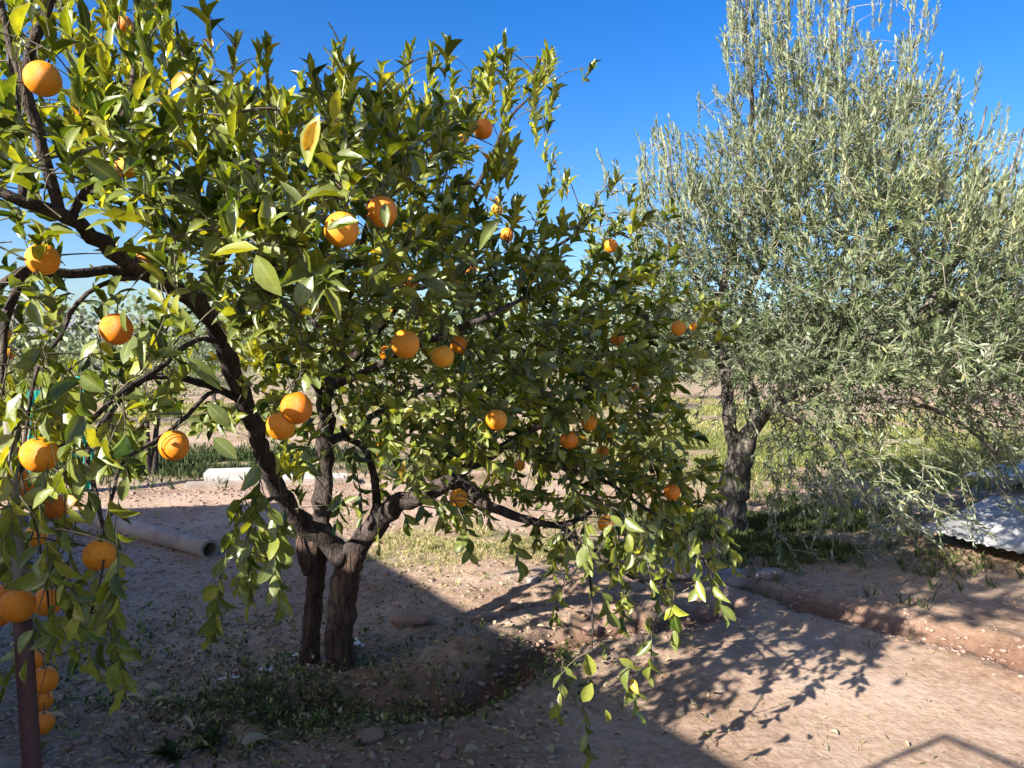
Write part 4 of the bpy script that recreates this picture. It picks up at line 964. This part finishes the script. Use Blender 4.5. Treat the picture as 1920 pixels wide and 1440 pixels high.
def weeds():
    l = Leaves(); s1 = gauss_at(560, 1335, .30, .17); s2 = gauss_at(860, 1300, .35, .10); s3 = gauss_at(1010, 1255, .18, .08); s4 = gauss_at(250, 1260, .8, .5)
    for k in range(620):
        x, y = [float(q[0]) for q in (s1 if k < 250 else s2 if k < 290 else s3 if k < 330 else s4)(1)]
        z = gz(x, y); h = random.uniform(.015, .06) * (1.3 if k < 560 else .8)
        for _ in range(random.randint(7, 14)):
            a = random.uniform(0, 6.28); el = random.uniform(.1, 1.3)
            d = np.array([math.cos(a) * math.cos(el), math.sin(a) * math.cos(el), math.sin(el)])
            l.add(np.array([x, y, z + random.uniform(0, h)]) + d * random.uniform(0, .03), d, np.array([0, 0, 1.0]) + rand_unit() * .3, random.uniform(.012, .034), random.uniform(.3, .6), min(max(random.gauss(.40, .25), 0), .95))
    o = leaf_mesh('weeds', l.arrays(), np.ones(l.count, bool), M_GRASS, 'narrow'); tag(o, 'low dark green weeds at the foot of the orange tree and along the ditch', 'weeds', kind='stuff')
weeds()
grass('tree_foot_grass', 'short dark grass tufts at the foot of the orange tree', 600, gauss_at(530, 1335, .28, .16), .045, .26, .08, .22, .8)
grass('scattered_tufts', 'sparse short tufts of grass scattered on the shaded earth', 1300, gauss_at(450, 1230, 1.1, .7), .028, .55, .08, .25, 1.2)

def rock_pts(n=2, jit=.18, sc=(1, 1, 1), seed=0):
    import bmesh
    bm = bmesh.new(); bmesh.ops.create_icosphere(bm, subdivisions=n, radius=1)
    rr = random.Random(seed)
    vs = []
    ph = [rr.uniform(0, 6.28) for _ in range(6)]
    planes = [(Vector((rr.gauss(0, 1), rr.gauss(0, 1), rr.gauss(0, .8))).normalized(), rr.uniform(.55, .85)) for _ in range(9)] + [(Vector((rr.gauss(0, .12), rr.gauss(0, .12), 1)).normalized(), .62)]
    for v in bm.verts:
        c = v.co; k = 1 + jit * (math.sin(c.x * 3 + ph[0]) * math.cos(c.y * 2.6 + ph[1]) + .5 * math.sin(c.z * 5 + ph[2]) * math.sin(c.x * 6 + ph[3])) + rr.uniform(-jit, jit) * .25
        q = c * k
        for pn, po in planes:
            dd = q.dot(pn) - po
            if dd > 0: q = q - pn * dd
        m_ = max(abs(q.x), abs(q.y), abs(q.z)); q = q.lerp(q * (1 / m_), .35)
        vs.append((q.x * sc[0], q.y * sc[1], q.z * sc[2]))
    fs = [tuple(v.index for v in f.verts) for f in bm.faces]; bm.free(); return vs, fs
def scatter_clods():
    protos = [rock_pts(1, .5, seed=s) for s in range(5)]; protos = [(np.array(v), np.array(f)) for v, f in protos]
    V = []; F = []; base = 0
    def put(x, y, r):
        nonlocal base
        pv, pf = protos[random.randrange(5)]; a = random.uniform(0, 6.28); c, s = math.cos(a), math.sin(a)
        q = pv * np.array([1, random.uniform(.6, 1), random.uniform(.4, .8)]) * r
        q = np.stack([q[:, 0] * c - q[:, 1] * s + x, q[:, 0] * s + q[:, 1] * c + y, q[:, 2] + gz(x, y) - r * .05], -1)
        V.append(q); F.append(pf + base); base += len(pv)
    for _ in range(14000):
        Y = random.uniform(2.0, 9) ** 1.0; x = random.uniform(-.8, .8) * Y
        smooth = (x > .1 and Y < 4.6)
        if smooth: put(x, Y, .0015 + .004 * random.random() ** 3); continue
        put(x, Y, .003 + .026 * random.random() ** 4 + .0006 * Y)
    for pts in (CH1, CH2):
        for _ in range(1300):
            k = random.randrange(len(pts) - 1); t = random.random(); x = pts[k][0] * (1 - t) + pts[k + 1][0] * t + random.gauss(0, .16); y = pts[k][1] * (1 - t) + pts[k + 1][1] * t + random.gauss(0, .16)
            put(x, y, .003 + .024 * random.random() ** 3.5)
    gx, gy = G(420, 925)
    for _ in range(700): put(random.gauss(gx, 1.6), random.gauss(gy, .35), .008 + .03 * random.random() ** 3)
    Fc = np.concatenate(F); o = mesh_obj('soil_clods', np.concatenate(V), Fc.ravel(), np.full(len(Fc), 3), M_CLOD, smooth=False)
    tag(o, 'loose crumbs and clods of reddish earth over the ground', 'soil', kind='stuff')
scatter_clods()
def straw():
    l = Leaves()
    for _ in range(24000):
        Y = random.uniform(2.0, 7.5); x = random.uniform(-.75, .75) * Y
        if x > .2 and Y < 4.6 and random.random() < .8: continue
        a = random.uniform(0, 6.28); l.add(np.array([x, Y, gz(x, Y) + .006]), np.array([math.cos(a), math.sin(a), random.uniform(-.05, .3)]), np.array([0, 0, 1.0]) + rand_unit() * .3, random.uniform(.010, .05), random.uniform(.05, .14), random.uniform(.4, 1))
    o = leaf_mesh('straw_litter', l.arrays(), np.ones(l.count, bool), M_GRASS, 'narrow'); tag(o, 'dry straw bits and stalks strewn over the earth', 'straw', kind='stuff')
    l = Leaves(); lsm = gauss_at(480, 1290, .85, .50)
    for k in range(4200):
        Y = random.uniform(2.1, 7); x = random.uniform(-.72, .25) * Y if k % 40 else random.uniform(0, .7) * Y
        if k < 2900: x, Y = [float(q[0]) for q in lsm(1)]
        a = random.uniform(0, 6.28); l.add(np.array([x, Y, gz(x, Y) + .008]), np.array([math.cos(a), math.sin(a), random.uniform(-.1, .35)]), np.array([0, 0, 1.0]) + rand_unit() * .5, random.uniform(.010, .042), random.uniform(.3, .6), random.random())
    o = leaf_mesh('leaf_litter', l.arrays(), np.ones(l.count, bool), M_DRYLEAF, 'citrus'); tag(o, 'small dry brown leaves lying about under the orange tree', 'leaves', kind='stuff')
straw()

def ground_leaf(px, py, Lp, ang, tint, label, w0=.42, up=.012, tiltn=(0, -.35, 1)):
    x, y = G(px, py); L = Lp / F_PX * y; d = np.array([math.cos(ang), math.sin(ang), .06])
    pv, pf, ac = PROTOS['citrus'][3 if Lp > 40 else 4]
    n_ = np.array(tiltn, float); d = nrm(d); n_ = nrm(n_ - d * (n_ @ d)); sdv = np.cross(d, n_)
    co = L * (pv[:, 1:2] * d + pv[:, 0:1] * w0 * sdv + pv[:, 2:3] * n_)
    mn = co[:, 2].min()
    o = mesh_obj('fallen_leaf', co, np.concatenate([np.array(q) for q in pf]), [len(q) for q in pf], M_DRYLEAF, attrs={'tint': np.full(len(pv), tint), 'across': ac})
    o.location = (x, y, gz(x, y) + up - mn); tag(o, label, 'leaf', 'fallen leaves on the ground')
for a in (
    (450, 1438, 78, .9, .55, 'largest curled grey-brown dry leaf at the bottom edge below the trunk', .45, .02, (-.5, -.7, .6)),
    (690, 1335, 40, 1.9, .42, 'upright brown dry leaf right of the trunk foot', .5, .02, (0, -1, .5)),
    (1036, 1432, 46, 1.9, .97, 'fresh green leaf standing at the bottom edge of the picture', .42, .01, (.3, -1, .3)),
    (272, 1310, 32, .2, .72, 'pale tan leaf on the ground left of the weeds', .6),
    (312, 1298, 22, 1.1, .88, 'small yellow leaf just behind the pale tan one'),
    (235, 1335, 40, .1, .78, 'long flat pale leaf at lower left, left of the curved yellow one', .3),
    (288, 1338, 38, .5, .85, 'narrow curved yellow leaf below the pale tan one', .28),
    (345, 1375, 34, -.7, .76, 'slim light leaf above the leafy green weed at the bottom', .3),
    (240, 1222, 20, .3, .86, 'small bright leaf lying in the litter behind the pole fruit', .5),
    (560, 1375, 30, .2, .5, 'tan leaf in the dark weeds below the trunk foot', .5),
    (640, 1370, 34, 2.2, .5, 'brown leaf tipped up at the right side of the dark weeds', .45),
    (870, 1432, 36, .4, .35, 'flat greyish leaf on the earth near the bottom middle', .55),
    (1105, 1225, 30, .9, .6, 'curled tan leaf beside the hanging right branch tip', .5),
    (505, 1178, 20, .9, .8, 'small pale leaf left of the trunk in the shade', .45),
    (90, 1372, 34, .5, .78, 'pale leaf beside the lowest orange by the pole', .4),
): ground_leaf(*a)

def leafy_weed(px, py, label, n=16, L=.08, tint=.16):
    x, y = G(px, py); t = empty('weed_plant', (x, y, gz(x, y))); tag(t, label, 'weed', 'leafy weeds at the bottom of the picture')
    l = Leaves()
    for k in range(n):
        a = random.uniform(0, 6.28); el = random.uniform(.15, 1.1)
        l.add(np.array([x, y, gz(x, y)]), np.array([math.cos(a) * math.cos(el), math.sin(a) * math.cos(el), math.sin(el)]), np.array([0, 0, 1.0]), L * random.uniform(.6, 1.2), random.uniform(.2, .34), random.gauss(tint, .08))
    lv_ = l.arrays(); leaf_parts(lv_, range(n), M_GRASS, 'citrus', t)
leafy_weed(325, 1420, 'broad-leaved dark weed rosette at the bottom left', 16, .085)
leafy_weed(395, 1405, 'upright narrow-leaved green weed beside the rosette', 18, .09, .22)
leafy_weed(790, 1330, 'small spread weed right of the trunk foot', 14, .06, .3)
leafy_weed(70, 1425, 'pale leafed weed at the foot of the brown pole', 12, .07, .45)

# ------------------------------------------------------------------ stones
def stone(px, py, wpx, hfrac, dfrac, mat, label, rz=0, seed=1, name='stone', sink=.25, jit=.18):
    x, y = G(px, py); W = wpx / F_PX * y / 2
    vs, fs = rock_pts(3, jit, (W, W * dfrac, W * hfrac), seed)
    mb = MB(); mb.add(vs, fs); o = mb.build(name, mat, smooth=True); o.location = (x, y, gz(x, y) + W * hfrac * (1 - sink * 2)); o.rotation_euler = (random.uniform(-.1, .1), random.uniform(-.1, .1), rz)
    tag(o, label, 'stone')
    return o
stone(1362, 1108, 92, .42, .75, M_STONE, 'grey angular stone with a flat top at the start of the right hand ditch', .3, 4, jit=.25)
stone(1245, 1108, 150, .28, .6, M_STONE, 'long low grey boulder just left of the flat topped stone', -.1, 9)
stone(770, 1172, 92, .30, .45, M_REDSTONE, 'flat reddish stone block on the shaded earth right of the trunk', .05, 12, sink=.15, jit=.12)
stone(905, 1168, 60, .22, .5, M_REDSTONE, 'low flat stone at the tip of the building shadow', .1, 36, sink=.2)
stone(1440, 1095, 60, .4, .7, M_STONE, 'small angular stone right of the flat topped stone', .5, 37, jit=.25)
stone(960, 1150, 34, .4, .7, M_REDSTONE, 'small reddish stone near the end of the shaded mound', .6, 5)
stone(1000, 1105, 30, .5, .8, M_STONE, 'small grey stone at the corner of the building shadow', 0, 6)
stone(1110, 1170, 46, .4, .6, M_REDSTONE, 'reddish clod on the far side of the ditch', .8, 7)
stone(690, 1405, 60, .35, .7, M_REDSTONE, 'reddish lump of earth at the bottom left of centre', .3, 15)
stone(840, 1418, 40, .4, .8, M_REDSTONE, 'small reddish lump at the bottom centre', 1.3, 16)
stone(30, 985, 50, .5, .7, M_STONE, 'pale stone on the sunlit earth at the left edge', .2, 17)
stone(125, 975, 60, .35, .6, M_WHITE, 'whitish flat stone beside the buried end of the pipe', .2, 18)
stone(516, 1172, 26, .5, .8, M_STONE, 'small grey stone left of the trunk', .2, 19)
stone(140, 1262, 30, .5, .8, M_STONE, 'grey stone behind the fruit stack by the pole', .2, 21)

def scrap(px, py, wpx, label, seed):
    x, y = G(px, py); W = wpx / F_PX * y / 2; n = 14; vs = []; fs = []; rr = random.Random(seed)
    for j in range(n):
        for i in range(n):
            u = i / (n - 1) * 2 - 1; v = j / (n - 1) * 2 - 1; r = .75 + .25 * math.sin(3 * math.atan2(v, u) + seed)
            vs.append((u * W * r, v * W * .7 * r, W * .28 * (rr.random() ** 1.6) * (1.2 - abs(u)) + .006))
    for j in range(n - 1):
        for i in range(n - 1): fs.append((j * n + i, j * n + i + 1, j * n + n + i + 1, j * n + n + i))
    mb = MB(); mb.add(vs, fs); o = mb.build('white_scrap', M_SCRAP, smooth=False); o.location = (x, y, gz(x, y)); tag(o, label, 'scrap')
scrap(662, 1212, 46, 'crumpled white scrap lying right behind the trunk', 3)
scrap(500, 1258, 34, 'small crumpled white scrap left of the trunk foot', 5)
scrap(430, 1272, 40, 'flattened pale scrap on the litter further left of the trunk', 8)
scrap(556, 1232, 20, 'tiny white scrap touching the left trunk', 9)

# ------------------------------------------------------------------ concrete pipe
def pipe():
    a = Vector((*G(394, 1040), 0)); b = Vector((*G(190, 985), 0)); R = .075; r = .057
    a.z = gz(a.x, a.y) + R * .8; b.z = gz(b.x, b.y) + R * .55
    d = (b - a).normalized(); u = d.cross(Vector((0, 0, 1))).normalized(); v = u.cross(d)
    t = tag(empty('concrete_pipe', a), 'grey concrete drain pipe lying in the shade with its open end to the right', 'pipe')
    n = 32; mb = MB(); vs = []
    for p, q in ((a + d * .12, R), (b, R), (b, r), (a + d * .004, r)):
        vs += [tuple(p + (u * math.cos(6.2832 * k / n) + v * math.sin(6.2832 * k / n)) * q) for k in range(n)]
    fs = []
    for s in range(3):
        for k in range(n): fs.append((s * n + k, s * n + (k + 1) % n, s * n + n + (k + 1) % n, s * n + n + k))
    mb.add(vs, fs); adopt(mb.build('pipe_body', M_CONC), t)
    mb = MB(); vs = []
    for p, q in ((a, r), (a, R + .006), (a + d * .125, R + .006), (a + d * .125, R - .002)):
        vs += [tuple(p + (u * math.cos(6.2832 * k / n) + v * math.sin(6.2832 * k / n)) * q) for k in range(n)]
    mb.add(vs, fs); adopt(mb.build('rim', M_CONC, smooth=False), t)
pipe()
# whitewashed beam on the far side of the yard
def beam():
    a = Vector((*G(372, 908), 0)); b = Vector((*G(672, 898), 0)); m_ = (a + b) / 2; rz = math.atan2(b.y - a.y, b.x - a.x)
    t = tag(empty('concrete_beam', (m_.x, m_.y, gz(m_.x, m_.y))), 'long white concrete beam lying across the yard behind the orange tree trunk', 'beam')
    L = (b - a).length
    mb = MB(); mb.box((m_.x - L * .27, m_.y, gz(m_.x, m_.y) + .075), (L * .40, .30, .13), rz, .012); adopt(mb.build('block', M_WHITE, smooth=False), t)
    mb = MB(); mb.box((m_.x + L * .22, m_.y + .05, gz(m_.x, m_.y) + .03), (L * .4, .22, .08), rz, .012); adopt(mb.build('block', M_WHITE, smooth=False), t)
    mb = MB(); mb.box((m_.x, m_.y - .22, gz(m_.x, m_.y) + .02), (L * 1.05, .22, .05), rz + .03, .01); adopt(mb.build('footing', M_CONC, smooth=False), t)
beam()
# upright pale stone at left
def post_stone():
    x, y = G(196, 838); z = gz(x, y)
    vs, fs = rock_pts(3, .15, (.13, .12, .27), 30); mb = MB(); mb.add(vs, fs); o = mb.build('boundary_stone', M_CONC); o.location = (x, y, z + .2); o.rotation_euler = (0, .35, .2)
    tag(o, 'pale leaning boundary stone under the drooping left limb', 'stone')
post_stone()

# ------------------------------------------------------------------ brown pole with grey stick
def pole():
    Y = 1.86
    top = P(42, 1158, Y); d = (P(60, 1440, Y) - top).normalized(); foot = top + d * ((top.z + .15) / -d.z)
    t = tag(empty('support_pole', (foot.x, foot.y, 0)), 'dark brown pole with a thinner grey stick on top, propping the left branches', 'pole')
    mb = MB(); pts = [foot.lerp(top, k / 10) for k in range(11)]; mb.tube(pts, [.0215] * 11, 18, lump=.012); adopt(mb.build('lower_pole', M_POLE), t)
    mb = MB(); mb.tube([top + Vector((0, 0, -.002)), top + Vector((0, 0, .008))], [.024, .024], 18); adopt(mb.build('collar', M_CONC), t)
    a = top; b = P(28, 960, Y + .02); c = P(14, 760, Y + .08)
    pts, rs = smooth_path([(a, .0165), (b, .015), (c, .012)], .03, .04); mb = MB(); mb.tube(pts, rs, 12, lump=.04); adopt(mb.build('upper_stick', M_STICK), t)
pole()

# ------------------------------------------------------------------ corrugated sheets at right
def sheet(name, corner, e1, l1, e2, l2, z0, z1, label, amp=.0065, pitch=.076, seed=0):
    """e1 across the corrugations (near edge), e2 along them"""
    e1 = Vector((*e1, 0)).normalized(); e2 = Vector((*e2, 0)).normalized(); c = Vector((*corner, 0))
    n1 = int(l1 / pitch * 8) + 1; n2 = 26; V = []; F = []; th = .003; rr = random.Random(seed)
    for side in (0, 1):
        for j in range(n2):
            for i in range(n1):
                u = i / (n1 - 1) * l1; v = j / (n2 - 1) * l2
                edge = .05 * math.sin(u * 2.3 + 1) + .02 * math.sin(u * 9)
                p = c + e1 * u + e2 * (v + (edge if j == 0 else 0))
                z = z0 + (z1 - z0) * v / l2 + amp * math.sin(u / pitch * 6.2832) + .05 * (float(vnoise(np.array([u + seed]), np.array([v]), 1.1, 4)[0]) - .5) + .03 * math.sin(u * 2.1) 
                V.append((p.x, p.y, z - side * th))
    m = n1 * n2
    for j in range(n2 - 1):
        for i in range(n1 - 1):
            a = j * n1 + i; F.append((a, a + 1, a + n1 + 1, a + n1)); F.append((m + a, m + a + n1, m + a + n1 + 1, m + a + 1))
    for i in range(n1 - 1): F.append((i, m + i, m + i + 1, i + 1))
    for j in range(n2 - 1): F.append((j * n1, (j + 1) * n1, m + (j + 1) * n1, m + j * n1))
    mb = MB(); mb.add(V, F); o = mb.build(name, M_SHEET, origin=(corner[0], corner[1], 0)); tag(o, label, 'roof sheet', 'corrugated sheets lying at the right edge'); return o
cx_, cy_ = G(1712, 1030)
sheet('corrugated_sheet', (cx_, cy_), (.44, -.9), 2.2, (.76, .65), 3.6, .15, .30, 'nearer weathered grey corrugated sheet lying on the ground at the right edge', seed=1)
sheet('corrugated_sheet', (cx_ + 1.3, cy_ + 1.55), (.5, -.86), 2.0, (.78, .62), 3.4, .34, .42, 'farther corrugated sheet overlapping the nearer one, half behind olive twigs', seed=5)

# ------------------------------------------------------------------ teal net and reed fence at far left
def net():
    x, y = G(152, 925)
    t = tag(empty('shade_net', (x, y, gz(x, y))), 'teal green netting hanging from a thin post, seen through the left leaves', 'net')
    mb = MB(); mb.tube([Vector((x, y + .05, -.1)), Vector((x, y + .05, 1.35))], [.02, .018], 8); adopt(mb.build('post', M_METAL), t)
    H = 1.3; n = 30; m_ = 14; V = []; F = []
    for j in range(n):
        for i in range(m_):
            u = i / (m_ - 1) - .5; v = j / (n - 1)
            V.append((x + u * .22 * (1 + .5 * math.sin(v * 7)), y + .03 * math.sin(u * 22 + v * 5), gz(x, y) + .03 + v * H))
    for j in range(n - 1):
        for i in range(m_ - 1): F.append((j * m_ + i, j * m_ + i + 1, (j + 1) * m_ + i + 1, (j + 1) * m_ + i))
    mb = MB(); mb.add(V, F); o = adopt(mb.build('netting', M_NET), t)
    md = o.modifiers.new('thick', 'SOLIDIFY'); md.thickness = .006
    x2, y2 = G(72, 900)
    t2 = tag(empty('shade_net', (x2, y2, gz(x2, y2))), 'second small bunch of teal netting nearer the left edge', 'net')
    V = [(a + x2 - x, b + y2 - y, c * .85) for a, b, c in V]; mb = MB(); mb.add(V, F); o = adopt(mb.build('netting', M_NET), t2)
    md = o.modifiers.new('thick', 'SOLIDIFY'); md.thickness = .006
net()
def reed_fence():
    x0, y0 = G(-90, 800); x1, y1 = G(95, 790)
    t = tag(empty('reed_fence', (x0, y0, 0)), 'weathered fence of upright reeds at the far left edge', 'fence')
    n = 90
    for k in range(n):
        f = k / (n - 1); x = x0 + (x1 - x0) * f; y = y0 + (y1 - y0) * f; h = 1.65 + random.uniform(-.12, .12)
        mb = MB(); mb.tube([Vector((x, y, -.05)), Vector((x + random.uniform(-.02, .02), y, h * .5)), Vector((x + random.uniform(-.05, .05), y, h))], [.013, .013, .009], 6)
        adopt(mb.build('reed', M_REED), t)
    for z in (.4, 1.2):
        mb = MB(); mb.tube([Vector((x0, y0 - .03, z)), Vector((x1, y1 - .03, z))], [.02, .02], 6); adopt(mb.build('rail', M_STICK), t)
reed_fence()
